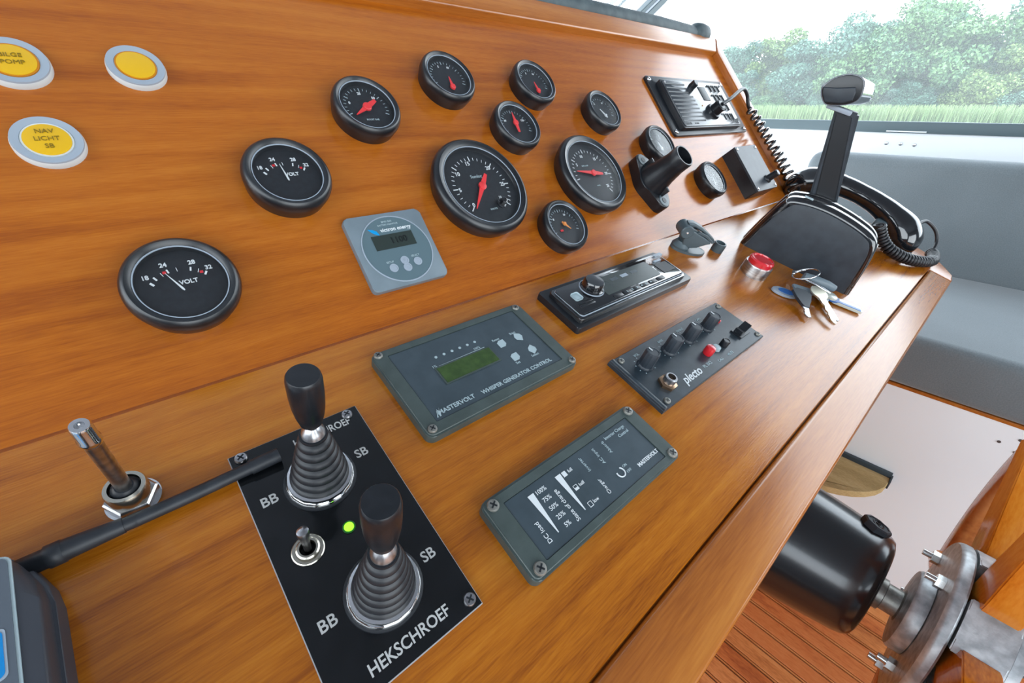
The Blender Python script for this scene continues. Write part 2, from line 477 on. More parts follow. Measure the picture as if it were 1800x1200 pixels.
FZ = -1.0
fl = box('floor', 'caulk', None, -1.6, 1.25, -2.6, -.1, FZ - .04, FZ - .006); struct(fl)
pm = None
prandom = random.Random(3)
for i in range(-30, 30):
    x0 = .7344 + .05 * i
    if x0 > 1.2 or x0 < -.6: continue
    w = .0405
    me = None
    bm = bmesh.new(); add_box(bm, x0 + .0085, x0 + .0085 + w, -2.2, -.1, FZ - .006, FZ, .0012, 1)
    # a thin pale strip runs in each caulk joint
    me = bm_mesh(bm)
    link('plank', me, 'plank' if prandom.random() < .6 else 'plank2', fl)
bm = bmesh.new()
for i in range(-30, 30):
    x0 = .7344 + .05 * i
    if x0 > 1.2 or x0 < -.6: continue
    add_box(bm, x0 + .0030, x0 + .0055, -2.2, -.1, FZ - .006, FZ - .0005)
o = link('joint_strip', bm_mesh(bm), 'plank', fl); o['kind'] = 'stuff'

XW = 2.05
def wall_with_hole(name, mt, axis, pos, th, a0, a1, z0, z1, ha0, ha1, hz0, hz1):
    bm = bmesh.new()
    for (p0, p1, q0, q1) in ((a0, a1, z0, hz0), (a0, a1, hz1, z1), (a0, ha0, hz0, hz1), (ha1, a1, hz0, hz1)):
        if p1 - p0 < 1e-4 or q1 - q0 < 1e-4: continue
        if axis == 0: add_box(bm, pos, pos + th, p0, p1, q0, q1)
        else: add_box(bm, p0, p1, pos, pos + th, q0, q1)
    return struct(link(name, bm_mesh(bm), mt, None, smooth=False))
wall_with_hole('wall_right', 'white_paint', 0, XW, .05, -2.6, 1.1, FZ, 1.25, -2.4, 1.02, .100, 1.06)
wall_with_hole('wall_left', 'ceiling', 0, -1.65, .05, -2.6, 1.1, FZ, 1.25, -2.4, 1.02, .10, 1.15)
wall_with_hole('wall_back', 'ceiling', 1, -2.65, .05, -1.65, 2.1, FZ, 1.25, -1.2, 1.2, -.8, .85)
wall_with_hole('wall_front', 'white_paint', 1, 1.10, .05, -1.65, 2.1, FZ, 1.25, -1.6, 2.03, .22, 1.15)
struct(box('ceiling', 'ceiling', None, -1.65, 2.1, -2.6, 1.1, 1.2, 1.25))

# side window: dark sliding frame, hazy pane
wdw = bpy.data.objects.new('window_1', None); COL.objects.link(wdw); struct(wdw); wdw.location = (XW, 0, .1)
join_boxes('window_frame', 'dark_frame', wdw, [(-.012, .03, -2.4, 1.02, 0, .034, .003), (-.012, .03, -2.4, 1.02, .93, .96, .003), (-.012, .03, -2.42, -2.38, 0, .96, .003)])
bm = bmesh.new()
bm.faces.new([bm.verts.new(p) for p in ((.014, -2.4, .03), (.014, 1.02, .03), (.014, 1.02, .94), (.014, -2.4, .94))])
link('pane', bm_mesh(bm), 'window_glass', wdw, smooth=False)
box('sill_strip', 'white_paint', wdw, -.018, -.010, -.056, .05, .003, .0065, .001)
for nm, x0 in (('window_2', -1.63),):
    w2 = bpy.data.objects.new(nm, None); COL.objects.link(w2); struct(w2); w2.location = (x0, 0, .1)
    join_boxes('window_frame', 'dark_frame', w2, [(-.02, .03, -2.4, 1.02, 0, .03, .003), (-.02, .03, -2.4, 1.02, 1.02, 1.05, .003)])
    box('pane', 'clear_glass', w2, 0, .004, -2.4, 1.02, .03, 1.03)
w3 = bpy.data.objects.new('window_3', None); COL.objects.link(w3); struct(w3); w3.location = (0, 1.12, .2)
box('pane', 'clear_glass', w3, -1.6, 2.03, 0, .004, .02, .95)
# the slanting corner post of the windscreen, two dark strips round a pale one
def slant(name, mt, parent, p0, p1, w, d):
    a, b = Vector(p0), Vector(p1); z = (b - a); L_ = z.length; z.normalize()
    x = Vector((1, 0, 0)); x = (x - z * x.dot(z)).normalized(); y = z.cross(x)
    mm = Matrix((x, y, z)).transposed().to_4x4(); mm.translation = a
    bm = bmesh.new(); add_box(bm, -w / 2, w / 2, -d / 2, d / 2, 0, L_, .002, 1)
    return link(name, bm_mesh(bm), mt, parent, matrix=mm)
post = bpy.data.objects.new('trim_1', None); COL.objects.link(post); struct(post)
# axis direction measured on the plane Y = .8
a0 = Vector((1.610, .8, .458)); a1 = Vector((1.700, .8, .515)); dv = (a1 - a0)
A_ = a0 - dv * 2.6; B_ = a0 + dv * 5.8
px = Vector((dv.z, 0, -dv.x)).normalized()
for off, mt, w in ((-.017, 'dark_frame', .013), (-.006, 'lens_gray', .010), (.010, 'dark_frame', .022)):
    slant('post_strip', mt, post, A_ + px * off, B_ + px * off, w, .03)

# ================================================================== OUTSIDE
o = box('river', 'water', None, 3, 39, -60, 90, -1.6, -1.5); o['kind'] = 'structure'
o = box('far_bank', 'bankearth', None, 39, 90, -60, 90, -1.7, -1.0); o['kind'] = 'structure'
# reeds along the waterline
def quads(C, U_, V_):
    n = len(C); V = np.stack([C - U_, C + U_, C + U_ * .3 + V_, C - U_ * .3 + V_], 1).reshape(-1, 3)
    F = np.arange(4 * n).reshape(-1, 4); return V, F
def np_mesh(V, F):
    me = bpy.data.meshes.new('m'); me.vertices.add(len(V)); me.vertices.foreach_set('co', V.astype(np.float32).ravel())
    me.loops.add(F.size); me.loops.foreach_set('vertex_index', F.astype(np.int32).ravel())
    me.polygons.add(len(F)); me.polygons.foreach_set('loop_start', np.arange(0, F.size, 4, dtype=np.int32))
    me.polygons.foreach_set('loop_total', np.full(len(F), 4, dtype=np.int32))
    me.update(calc_edges=True); me.validate(); return me
n = 40000
C = np.stack([rng.uniform(39.5, 43.5, n), rng.uniform(-22, 42, n), np.full(n, -1.2)], 1)
a = rng.uniform(0, pi, n); h = rng.uniform(1.15, 1.75, n)
U_ = np.stack([np.cos(a), np.sin(a), 0 * a], 1) * rng.uniform(.02, .045, n)[:, None]
V_ = np.stack([rng.normal(0, .12, n), rng.normal(0, .12, n), h], 1)
reeds = link('reed_bed', np_mesh(*quads(C, U_, V_)), 'reed', None, smooth=False)
reeds['kind'] = 'stuff'; tag(reeds, 'pale green reeds along the far riverbank below the trees', 'reeds')

def crown_mesh(seed, nclump, nleaf, spread=(2.6, 2.6, 3.0)):
    r = np.random.default_rng(seed); Cs = []
    for k in range(nclump):
        d = r.normal(size=3); d /= np.linalg.norm(d); rad = r.uniform(.35, 1.0)
        c = d * np.array(spread) * rad; c[2] += spread[2]
        cr = r.uniform(.45, 1.05)
        q = r.normal(size=(nleaf, 3)); q /= np.linalg.norm(q, axis=1)[:, None]
        q *= cr * r.uniform(.6, 1.05, nleaf)[:, None]; q[:, 2] *= .7
        Cs.append(c + q)
    C = np.concatenate(Cs); n = len(C)
    a = r.normal(size=(n, 3)); a /= np.linalg.norm(a, axis=1)[:, None]
    b = np.cross(a, r.normal(size=(n, 3))); b /= np.linalg.norm(b, axis=1)[:, None]
    s = r.uniform(.035, .085, n)[:, None]
    return np_mesh(*quads(C, a * s, b * s * 2))
crowns = [crown_mesh(11 + k, 64, 620, sp_) for k, sp_ in enumerate(((2.7, 2.9, 2.9), (2.3, 2.4, 3.4), (3.2, 3.2, 2.5)))]
crown_mats = {}
bmk = bmesh.new(); add_lathe(bmk, [(.22, 0), (.16, 1.5), (.10, 4)], 10); trunk_me = bm_mesh(bmk)
trees = [  # x, y, scale, crown, leaf, label
    (46, 23.2, .92, 0, 'leaf_b', 'blue-green tree furthest left, just clear of the dash corner'),
    (45, 20.2, .95, 1, 'leaf_b', 'feathery blue-green tree second from the left on the far bank'),
    (47, 17.2, 1.22, 0, 'leaf_c', 'rounded yellow-green tree third from the left on the far bank'),
    (45, 13.6, 1.10, 0, 'leaf_b', 'hazy pale tree behind and left of the shift lever grip'),
    (49, 12.4, 1.18, 1, 'leaf_b', 'slender pale tree with notched top right behind the lever grip'),
    (45, 10.2, 1.18, 0, 'leaf_a', 'green tree just right of the chrome lever grip'),
    (47, 8.0, 1.25, 1, 'leaf_a', 'tall upright green tree right of the lever on the far bank'),
    (46, 5.2, 1.22, 0, 'leaf_a', 'broad green tree in the middle of the right half of the window'),
    (45, 3.2, .85, 2, 'leaf_c', 'wide yellow-green bush tree low at the right of the window'),
    (48, 2.0, 1.28, 1, 'leaf_b', 'blue-green tree rising behind the yellow-green one at the right'),
    (46, -.6, 1.18, 0, 'leaf_a', 'dark green tree at the right edge of the window'),
    (45, -4.5, 1.0, 2, 'leaf_b', 'wide tree beyond the right edge of the window view'),
    (44, 15.6, .55, 2, 'leaf_a', 'low dark green shrub beneath the rounded yellow-green tree'),
    (44, 6.9, .55, 2, 'leaf_b', 'low blue-green shrub in front of the tall upright tree'),
    (44, 19.4, .50, 2, 'leaf_a', 'low green shrub near the left end of the far bank'),
    (44, 11.6, .52, 2, 'leaf_b', 'low shrub directly behind the shift lever stem'),
    (44, 1.1, .6, 2, 'leaf_b', 'low blue-green shrub under the trees at the right edge'),
]
for (x, y, s, k, lf, lab) in trees:
    t = thing('riverbank_tree', lab, 'tree', loc=(x, y, -1.0), rz=(x * 7 + y * 3) % 6.28, group='trees on the far riverbank')
    key = (k, lf)
    if key not in crown_mats:
        me = crowns[k].copy(); me.materials.append(M[lf]); crown_mats[key] = me
    o = bpy.data.objects.new('crown', crown_mats[key]); COL.objects.link(o); o.parent = t; o.scale = (s, s, s); o.location = (0, 0, .3)
    o = link('trunk', trunk_me, 'bark', t); o.scale = (s, s, s)

# ================================================================== THE HELM CONSOLE
con = thing('helm_console', 'varnished orange-brown teak helm console with sloping instrument board and shelf', 'dashboard')
def cpart(name, me, mt, mx, **k):
    return link(name, me, mt, con, matrix=mx, **k)
UMIN = -.75
VI, VO, UI, UO, FH = .357, .397, 1.078, 1.113, .012
cpart('instrument_board', prism_mesh([(UMIN, .0008), (UI + .01, .0008), (UI + .01, VI + .01), (UMIN, VI + .01)], -.018, 0), 'teak', MUP, smooth=False)
# lower shelf and its raised lip
GV = -.2785
cpart('shelf_board', prism_mesh([(UMIN, GV), (1.080, GV), (1.080, -.0008), (UMIN, -.0008)], -.018, 0, .0008, 1), 'teak_low', MLOW, smooth=False)
cpart('front_lip', prism_mesh([(UMIN, -.3175), (1.081, -.3180), (1.081, GV - .0016), (UMIN, GV - .0016)], -.030, .0012, .004, 4), 'teak_trim', MLOW)
cor = [(1.095, -.3180), (1.116, -.3127), (1.1427, -.3021), (1.1668, -.2834), (1.183, -.2592), (1.1899, -.2346), (1.191, -.20), (1.191, 0), (1.0815, 0), (1.0815, -.3180)]
cpart('end_lip', prism_mesh(cor, -.030, .0012, .004, 4), 'teak_side', MLOW)
# frame round the board
cpart('top_rail', prism_mesh([(UMIN, VI), (UI, VI), (UO, VO), (UMIN, VO)], -.018, FH, .004, 4), 'teak_trim', MUP)
cpart('side_rail', prism_mesh([(UI + .0006, VI - .0008), (UI + .0006, .0), (UO, .0), (UO, VO - .001)], -.018, FH, .003, 3), 'teak_side', MUP)
cpart('front_panel', prism_mesh([(UMIN, -.175), (1.12, -.175), (1.12, -.155), (UMIN, -.155)], FZ, -.09), 'teak_trim', Matrix.Identity(4), smooth=False)
cpart('side_panel', prism_mesh([(1.09, -.155), (1.12, -.155), (1.12, .20), (1.09, .20)], FZ, -.09), 'teak_trim', Matrix.Identity(4), smooth=False)
cpart('back_panel', prism_mesh([(UMIN, .235), (1.10, .235), (1.10, .25), (UMIN, .25)], FZ, .28), 'teak_trim', Matrix.Identity(4), smooth=False)

# foam roll on top of the board
gk = thing('foam_strip', 'dark gray foam roll lying along the top edge of the instrument board', 'gasket', MUP, (0, VO, 0))
tube('strip', 'gasket', gk, [(UMIN, .013, .0), (.3, .013, .0), (.9, .013, .0), (1.05, .012, -.002)], .0165, 14)
bm = bmesh.new(); add_lathe(bm, [(.002, -.032), (.012, -.030), (.0195, -.018), (.021, 0), (.0195, .018), (.012, .030), (.002, .032)], 20, Matrix.Rotation(radians(90), 4, 'Y'))
link('end_plug', bm_mesh(bm), 'gasket', gk, loc=(1.062, .012, .002))

# windscreen wiper arm behind the glass
wp = thing('windscreen_wiper', 'pale blue-gray wiper arm leaning outside the windscreen at the top edge', 'wiper', loc=(1.88, 1.2, .55))
slant('arm', 'lens_gray', wp, (-.05, 0, -.03), (.16, 0, .10), .022, .012)
slant('blade', 'dark_frame', wp, (.02, 0, -.03), (.22, 0, .10), .010, .02)

# ================================================================== LAMPS
def lamp(u, v, r, ri, label, words, wh=False):
    t = thing('warning_lamp', label, 'lamp', MUP, (u, v, 0), group='round yellow warning lamps')
    lathe('bezel_base', 'white_ring', t, [(r, 0), (r * 1.0, .0030), (r * .97, .0045)], 48)
    lathe('bezel', 'lens_gray', t, [(r * .97, .0042), (r * .955, .0056), (ri * 1.10, .0050), (ri * 1.06, .0032)], 48)
    lathe('gasket', 'white_ring' if wh else 'amber', t, [(ri * 1.08, .0030), (ri * 1.06, .0054), (ri * .99, .0052)], 48)
    lathe('lens', 'yellow', t, [(ri, .003), (ri * .98, .0056), (ri * .6, .0062), (ri * .1, .0064)], 48)
    for k, wd in enumerate(words):
        text(wd, .0046, t, 0, (len(words) - 1) * .0028 - k * .0056, .0066, 'lamp_print')
lamp(-.0245, .2508, .0187, .0122, 'yellow lamp in gray ring cut by the left edge, marked BILGE PUMP', ['BILGE', 'POMP'])
lamp(.0415, .2515, .0182, .0117, 'blank yellow lamp in gray ring, rightmost of the three lamps', [])
lamp(-.0232, .1890, .0184, .0120, 'yellow lamp in gray ring marked NAV LICHT SB, lowest of three', ['NAV', 'LICHT', 'SB'], True)

# ================================================================== GAUGES
def gauge(u, v, rg, rb, label, h=.020, name='round_gauge', glow=None):
    t = thing(name, label, 'gauge', MUP, (u, v, 0), group='round black gauges on the instrument board')
    d = rb - rg
    lathe('bezel', 'bezel', t, [(rb * .93, 0), (rb * .955, .004), (rb, h - .009), (rb, h - .006), (rb - d * .08, h - .0035), (rb - d * .28, h - .0009), (rb - d * .5, h),
                                (rb - d * .72, h - .0008), (rg + .0006, h - .002), (rg, h - .0026), (rg * .985, h - .0070), (rg * .97, h - .0078)], 64, cap1=False)
    lathe('glass_ring', 'lens_gray', t, [(rg + .0002, h - .0025), (rg + .0003, h - .0019), (rg - .0003, h - .0019), (rg - .0005, h - .0025)], 64, cap0=False, cap1=False)
    lathe('dial', 'dial', t, [(rg * .975, h - .0080), (rg * .975, h - .0074), (.0001, h - .0074)], 48, cap0=False, cap1=False)
    lathe('glass', 'gauge_glass', t, [(rg * .995, h - .0030), (rg * .6, h - .0026), (.0002, h - .0024)], 48, cap0=False)
    return t, h - .0074

def ticks(t, z, R0, R1, a0, a1, n, w=.0004, mt='white', major=0, R1m=None, cx=0, cy=0):
    bm = bmesh.new()
    for i in range(n):
        a = radians(a0 + (a1 - a0) * i / (n - 1)); big = major and i % major == 0
        mm = Matrix.Translation((cx, cy, z)) @ Matrix.Rotation(a, 4, 'Z')
        ww = w * (1.7 if big else 1)
        add_box(bm, R0 - (.0012 if big else 0), R1 if not (big and R1m) else R1m, -ww, ww, 0, .0003, mtx=mm)
    o = link('scale_ticks', bm_mesh(bm), mt, t, smooth=False); o['kind'] = 'stuff'

def needle(t, z, ang, L_, tail, w, mt='needle', cx=0, cy=0, hub=None):
    bm = bmesh.new()
    pts = [(-tail, w * .55), (-tail * .55, w * .8), (0, w), (L_ * .25, w * .75), (L_, w * .12), (L_, -w * .12), (L_ * .25, -w * .75), (0, -w), (-tail * .55, -w * .8), (-tail, -w * .55)]
    o = prism('needle', mt, t, pts, 0, .0009, loc=(cx, cy, z + .0012), rot=(0, 0, radians(ang)), smooth=False)
    if hub: lathe('needle_hub', mt if hub == 1 else hub, t, [(w * 1.5, 0), (w * 1.5, .0018), (w * 1.2, .0024)], 24, loc=(cx, cy, z + .0008))

RB = .0325
# voltmeters
def volt(u, v, ang, label):
    t, z = gauge(u, v, .026, .0335, label, name='voltmeter')
    z += .0004
    for s, a, r in (('18', 154, .0205), ('24', 113, .0172), ('28', 58, .0172), ('32', 27, .0195)):
        text(s, .0042, t, r * cos(radians(a)), r * sin(radians(a)), z, 'white', off=.00012)
    bm = bmesh.new()
    for a, r, w in ((167, .0165, .0011), (152, .0152, .0009), (117, .0122, .0008), (54, .0122, .0008), (19, .0155, .0010), (92, .0112, .0003), (135, .0130, .0003), (35, .0135, .0003)):
        x, y = r * cos(radians(a)), r * sin(radians(a))
        add_box(bm, -.0014, .0014, -w * .6, w * .6, 0, .0003, mtx=Matrix.Translation((x, y, z)) @ Matrix.Rotation(radians(90 + (a - 90) * .45), 4, 'Z'))
    link('scale_ticks', bm_mesh(bm), 'white', t, smooth=False)
    bm = bmesh.new()
    for a, r in ((126, .0128), (27, .0140)):
        add_box(bm, -.001, .001, -.0009, .0009, 0, .0003, mtx=Matrix.Translation((r * cos(radians(a)), r * sin(radians(a)), z)))
    link('red_marks', bm_mesh(bm), 'red', t, smooth=False)
    text('VOLT', .0042, t, .0035, .0012, z, 'white', off=.0001)
    needle(t, z, ang, .0135, .0020, .0006, 'white', -.0015, -.0032)
    return t
volt(.0145, .0682, 115, 'black voltmeter reading about 24, nearest the left beside the joystick plate')
volt(.1099, .1428, 97, 'black voltmeter with white needle near 26, above the gray square monitor')

def white_scale(t, z, rn, items, size=.004, mt='white'):
    for s, a in items:
        text(s, size, t, rn * cos(radians(a)), rn * sin(radians(a)), z, mt, off=.00010)

# speed log (largest) and rev counter
t, z = gauge(.2923, .1098, .0452, .0560, 'largest black gauge, a speed log with red needle at 0', h=.022, name='speed_log')
z += .0004
ticks(t, z, .0318, .0350, -135 + 360, -45, 31, .00030, major=5, R1m=.0365)
white_scale(t, z, .0285, (('0', 223), ('5', 182), ('10', 143), ('15', 99), ('20', 47), ('25', 0)), .0062)
text('Sumlog', .0052, t, -.001, .0125, z, 'pale_print')
needle(t, z, 230, .032, .017, .0030, 'needle', hub=1)
lathe('adjuster_knob', 'gloss', t, [(.0052, 0), (.0052, .0015), (.0036, .002), (.0036, .0080), (.0024, .0088)], 24, loc=(.0142, -.0227, z), wob=lambda a: 1 + .06 * sin(9 * a))
text('30', .004, t, .017, -.015, z, 'white')
text('KNOTS', .0028, t, .002, -.027, z, 'pale_print')
t, z = gauge(.4762, .1081, .0452, .0560, 'second largest black gauge, a rev counter with red needle pointing left', h=.022, name='rev_counter')
z += .0004
ticks(t, z, .0315, .0345, 190, -55, 26, .00030, major=5, R1m=.0360)
white_scale(t, z, .0265, (('5', 147), ('10', 105), ('15', 50), ('20', -5), ('25', -50)), .0056)
text('RPM x100', .003, t, -.008, .012, z, 'pale_print')
needle(t, z, 170, .030, .017, .0028, 'needle', hub=1)
text('DIESEL', .0025, t, 0, -.018, z, 'pale_print')

# small gauges
def small(u, v, label, ang, L_=.017, tail=.008, nums=(), w=.0022, pale=False, mt='needle', cy=0):
    t, z = gauge(u, v, .026, RB, label)
    z += .0004
    ticks(t, z, .0192, .0216, 200, -20, 16 if mt == 'white' else 21, .00022, 'pale_print', major=5)
    white_scale(t, z, .0160, nums, .0036, 'white')
    needle(t, z, ang, L_, tail, w, mt, 0, cy, hub=1)
    return t, z
t, z = small(.2062, .2081, 'small black gauge with thick red needle pointing down left, leftmost of the small ones', 212, .0165, .013, (('0', 160), ('25', 95), ('50', 45)), .0028)
text('BOOST BAR', .0024, t, .001, -.013, z, 'pale_print')
t, z = small(.3193, .2472, 'small black gauge with red needle, highest on the board', 86, .013, .004, (('5', 110), ('10', 65)), .0022, cy=-.012)
t, z = small(.4536, .2466, 'small black gauge with faint red needle, second highest and right of the highest', 92, .013, .004, (('5', 110), ('10', 65)), .0020, cy=-.012)
t, z = small(.3863, .1834, 'small black gauge with red needle upright, right above the speed log', 84, .014, .013, (('60', 150), ('120', 30)), .0024, cy=.004)
t, z = small(.5674, .2043, 'small black gauge with sky reflected in its glass, up right of the rev counter', 120, .012, .004, (('H', 60), ('C', 130)), .0012, mt='white', cy=-.008)
t, z = small(.6668, .1435, 'small black gauge with bright glass just behind the black tube socket', 100, .012, .004, (('F', 40), ('E', 140)), .0012, mt='white', cy=-.008)
t, z = small(.3833, .0475, 'small black gauge with short orange needle, lowest, under the rev counter', 310, .010, .004, (('8', 140), ('16', 60)), .0014, mt='orange', cy=.002)
box('red_mark', 'red', t, -.010, -.0055, -.0062, -.0038, z, z + .0004)
t, z = small(.7715, .0693, 'small black gauge with whitened glass between the tube socket and the switch box', 80, .012, .004, (('0', 150), ('8', 30)), .0012, mt='white', cy=-.008)

# ================================================================== SQUARE BATTERY MONITOR
t = thing('battery_monitor', 'square gray-blue battery monitor with round face and small dark display', 'monitor', MUP, (.1768, .0652, 0))
prism('housing', 'gray_panel', t, rrect(-.0385, .0372, -.0358, .0362, .0045), 0, .006, .0012, 3)
lathe('face_ring', 'lens_gray', t, [(.0332, .0058), (.0330, .0066), (.0322, .0067), (.0320, .0059)], 64, cap0=False, cap1=False)
lathe('face', 'gray_face', t, [(.0320, .0058), (.0320, .0062)], 64)
box('display', 'lcd', t, -.0205, .0195, .0010, .0150, .0060, .0066)
text('1100', .0085, t, .004, .0080, .0067, 'lcd_seg', off=.0002)
text('victron energy', .0052, t, .006, .0195, .0063, 'white', off=.0001)
prism('logo', 'cyan_print', t, [(-.0205, .0225), (-.016, .0215), (-.013, .0195), (-.0115, .0150), (-.015, .0165), (-.0175, .0185)], .0062, .0064, smooth=False)
text('BMV-501', .0028, t, 0, .0275, .0063, 'pale_print')
text('BATTERY MONITOR', .0022, t, 0, .0245, .0063, 'pale_print')
for x, y in ((-.0125, -.0175), (.0005, -.0125), (.0005, -.0195), (.0125, -.0160)):
    o = lathe('button', 'lens_gray', t, [(.0040, .0061), (.0040, .0068), (.0029, .0069), (.0028, .0063), (.0001, .0064)], 28, cap0=False, cap1=False, loc=(x, y, 0))
text('+', .005, t, .0005, -.0125, .0066, 'lens_gray'); text('-', .005, t, .0005, -.0195, .0066, 'lens_gray')
text('SETUP', .0026, t, -.0135, -.0115, .0063, 'pale_print'); text('SELECT', .0026, t, .0125, -.0100, .0063, 'pale_print')

# ================================================================== TUBE SOCKET
t = thing('tube_socket', 'black conical tube socket on two-eared flange standing out from the board', 'mount', MUP, (.598, .084, 0))
pts = []
for i in range(40):
    a = 2 * pi * i / 40; x, y = cos(a), sin(a)
    pts.append((.026 * x, .046 * y * (1 if abs(y) < .9 else 1)))
fl_pts = []
for cy_, a0, a1, rr_ in ((.030, 20, 160, .0155), (-.030, 200, 340, .0155)):
    for i in range(9):
        a = radians(a0 + (a1 - a0) * i / 8); fl_pts.append((rr_ * cos(a), cy_ + rr_ * sin(a)))
    for i in range(5):
        s_ = 1 if a1 > 180 else -1
        a = radians((150 + 60 * i / 4) if s_ < 0 else (-30 + 60 * i / 4)); fl_pts.append((.027 * cos(a), .027 * sin(a)))
prism('flange', 'black', t, fl_pts, 0, .016, .002, 3)
lathe('tube', 'black', t, [(.025, .012), (.0235, .020), (.019, .036), (.0165, .055), (.0165, .070), (.0155, .072), (.0138, .072), (.0132, .066), (.0128, .030), (.0001, .029)], 40, cap0=False, cap1=False)
for a in (90, 270):
    o = box('rib', 'black', t, -.002, .002, .010, .028, .012, .030, .001); o.rotation_euler = (0, 0, radians(a - 90))
for y in (.034, -.034):
    lathe('ear_pad', 'latch', t, [(.0095, .0155), (.0095, .0166), (.0050, .0168)], 24, loc=(0, y, 0))
    lathe('screw_hole', 'dial', t, [(.0042, .0160), (.0042, .0172)], 20, loc=(0, y, 0))

# ================================================================== MARINE RADIO
t = thing('marine_radio', 'black flush-mounted marine radio with slotted grille and rows of keys', 'radio', MUP, (.89, .224, 0))
M['radio'] = mat('radio_face_black', (.030, .036, .044), .22, coat=.5, coat_r=.15)
prism('mounting_plate', 'black', t, rrect(-.140, .148, -.0605, .0610, .006), 0, .004, .001, 2)
prism('housing', 'black', t, rrect(-.1165, .108, -.0528, .0470, .004), .003, .0125, .0015, 2)
prism('faceplate', M['radio'], t, rrect(-.113, .105, -.0500, .0440, .003), .012, .0142, .0008, 2)
for i in range(10):
    y = .0365 - i * .00845; 
    x1 = -.030 if i not in (0, 1, 2) else -.040
    box('grille_slot', 'dial', t, -.1105, x1 - .002, y - .0014, y + .0014, .0140, .0146, smooth=False)
lathe('small_knob', 'black', t, [(.0070, .014), (.0065, .024), (.0055, .025)], 24, loc=(-.018, .033, 0), wob=lambda a: 1 + .04 * sin(10 * a))
box('display', 'dial', t, .004, .030, .004, .034, .0140, .0148, .0003)
for r_ in range(4):
    for c_ in range(3):
        x = .050 + c_ * .0165; y = .033 - r_ * .0215
        if r_ == 2 and c_ == 0: continue
        o = join_boxes('key', 'dial', t, [(x - .005, x + .006, y + .004, y + .0062, .0140, .0150), (x + .0035, x + .006, y - .0075, y + .005, .0140, .0150)], smooth=False)
lathe('microphone_plug', 'black', t, [(.016, .0135), (.015, .019), (.0115, .0195), (.0110, .032), (.0085, .034)], 28, loc=(.012, -.022, 0), wob=lambda a: 1 + .03 * sin(8 * a))
lathe('indicator', 'amber', t, [(.0013, .014), (.0010, .0152)], 12, loc=(-.015, -.008, 0))
text('SAILOR', .006, t, -.098, -.0455, .0144, 'dial')
text('RT 2048', .004, t, -.070, -.0455, .0144, 'dial')
for x, y in ((-.132, .053), (-.132, -.053), (.138, -.053), (.138, .053)): screw(t, x, y, .004, .0040, 'chrome')
for x, y in ((-.107, .0395), (.1, .0395), (.1, -.0455)): screw(t, x, y, .0142, .0022, 'steel')

# ================================================================== SWITCH BOX
t = thing('switch_box', 'matte black box with one rotary knob, bolted at the right end of the board', 'control box', MUP, (.927, .0705, 0))
prism('housing', 'black', t, rrect(-.0455, .046, -.0475, .0465, .002), 0, .022, .0006, 1)
prism('lid', 'satin', t, rrect(-.0455, .046, -.0475, .0465, .002), .0224, .026, .0006, 1)
lathe('knob', 'black', t, [(.0085, .026), (.0080, .0285), (.0065, .030), (.0062, .046), (.0050, .0475)], 28, loc=(.018, -.028, 0), wob=lambda a: 1 + .04 * sin(12 * a))
for x, y in ((-.040, .041), (.040, .041), (-.040, -.042), (.040, -.042)): screw(t, x, y, .026, .0026, 'chrome')

# coiled microphone lead from the radio plug, over the side rail, down to the handset
def PUv(u, v, h): return MUP @ Vector((u, v, h))
def PLv(u, v, h): return MLOW @ Vector((u, v, h))
lead = [PUv(.902, .202, .034), PUv(.935, .210, .040), PUv(.985, .226, .042), PUv(1.020, .234, .040), PUv(1.040, .226, .034), PUv(1.046, .212, .026), PUv(1.052, .203, .022)]
t = thing('microphone_lead', 'coiled black microphone lead hanging over the right wooden rail', 'cord', loc=tuple(lead[0]))
off = Vector(lead[0])
tube('plug_lead', 'rubber', t, [p - off for p in smooth_path(lead, 6)], .0036, 8)
coilp = smooth_path([lead[-1], PUv(1.060, .170, .022), PUv(1.066, .12, .022), PUv(1.070, .06, .022), PUv(1.058, .020, .022), PUv(1.050, .004, .016)], 8)
hp = helix(coilp, 14, lambda s: .0075 + .0030 * s, 14)
tube('coil', 'gloss', t, [p - off for p in hp], .0028, 7)

# ================================================================== GENERATOR PANEL
def rim_panel(t, x0, x1, y0, y1, ix0, ix1, iy0, iy1, r=.005, h=.0105, face_h=.0098):
    prism('housing', 'slate', t, rrect(x0, x1, y0, y1, r), 0, h - .0014, .001, 2)
    # raised frame around the printed face
    bm = bmesh.new()
    out = rrect(x0 + .0006, x1 - .0006, y0 + .0006, y1 - .0006, r - .0006, 4); inn = rrect(ix0, ix1, iy0, iy1, .0008, 4)
    n_ = len(out)
    lv = [[bm.verts.new((p[0], p[1], z_)) for p in ring] for ring, z_ in ((out, h - .002), (out, h), (inn, h), (inn, h - .002))]
    for a_, b_ in zip(lv, lv[1:]):
        for i in range(n_): bm.faces.new((a_[i], a_[(i + 1) % n_], b_[(i + 1) % n_], b_[i]))
    es = [e for e in bm.edges if all(v in lv[1] for v in e.verts)]
    bmesh.ops.bevel(bm, geom=es, offset=.0012, segments=3, affect='EDGES')
    link('rim', bm_mesh(bm), 'slate', t)
    prism('face', 'slate_face', t, rrect(ix0 + .0004, ix1 - .0004, iy0 + .0004, iy1 - .0004, .0008), h - .0022, face_h - .0002, smooth=False)
H = .0085
t = thing('generator_panel', 'gray-green generator control panel with green display, beside the joystick plate', 'control panel', MLOW, (.1838, -.0735, 0)); t.scale = (1.018, 1.018, 1)
rim_panel(t, -.0760, .0760, -.0437, .0430, -.0645, .0635, -.0343, .0358, .006, H, H - .0004)
z = H - .0005
box('display_frame', 'slate', t, -.0398, .0138, -.0098, .0080, z - .001, z + .0006, smooth=False)
box('display', 'lcd_green', t, -.0385, .0125, -.0086, .0068, z, z + .0009, smooth=False)
text('MASTERVOLT', .0052, t, -.0435, -.0285, z, 'pale_print', off=.00008)
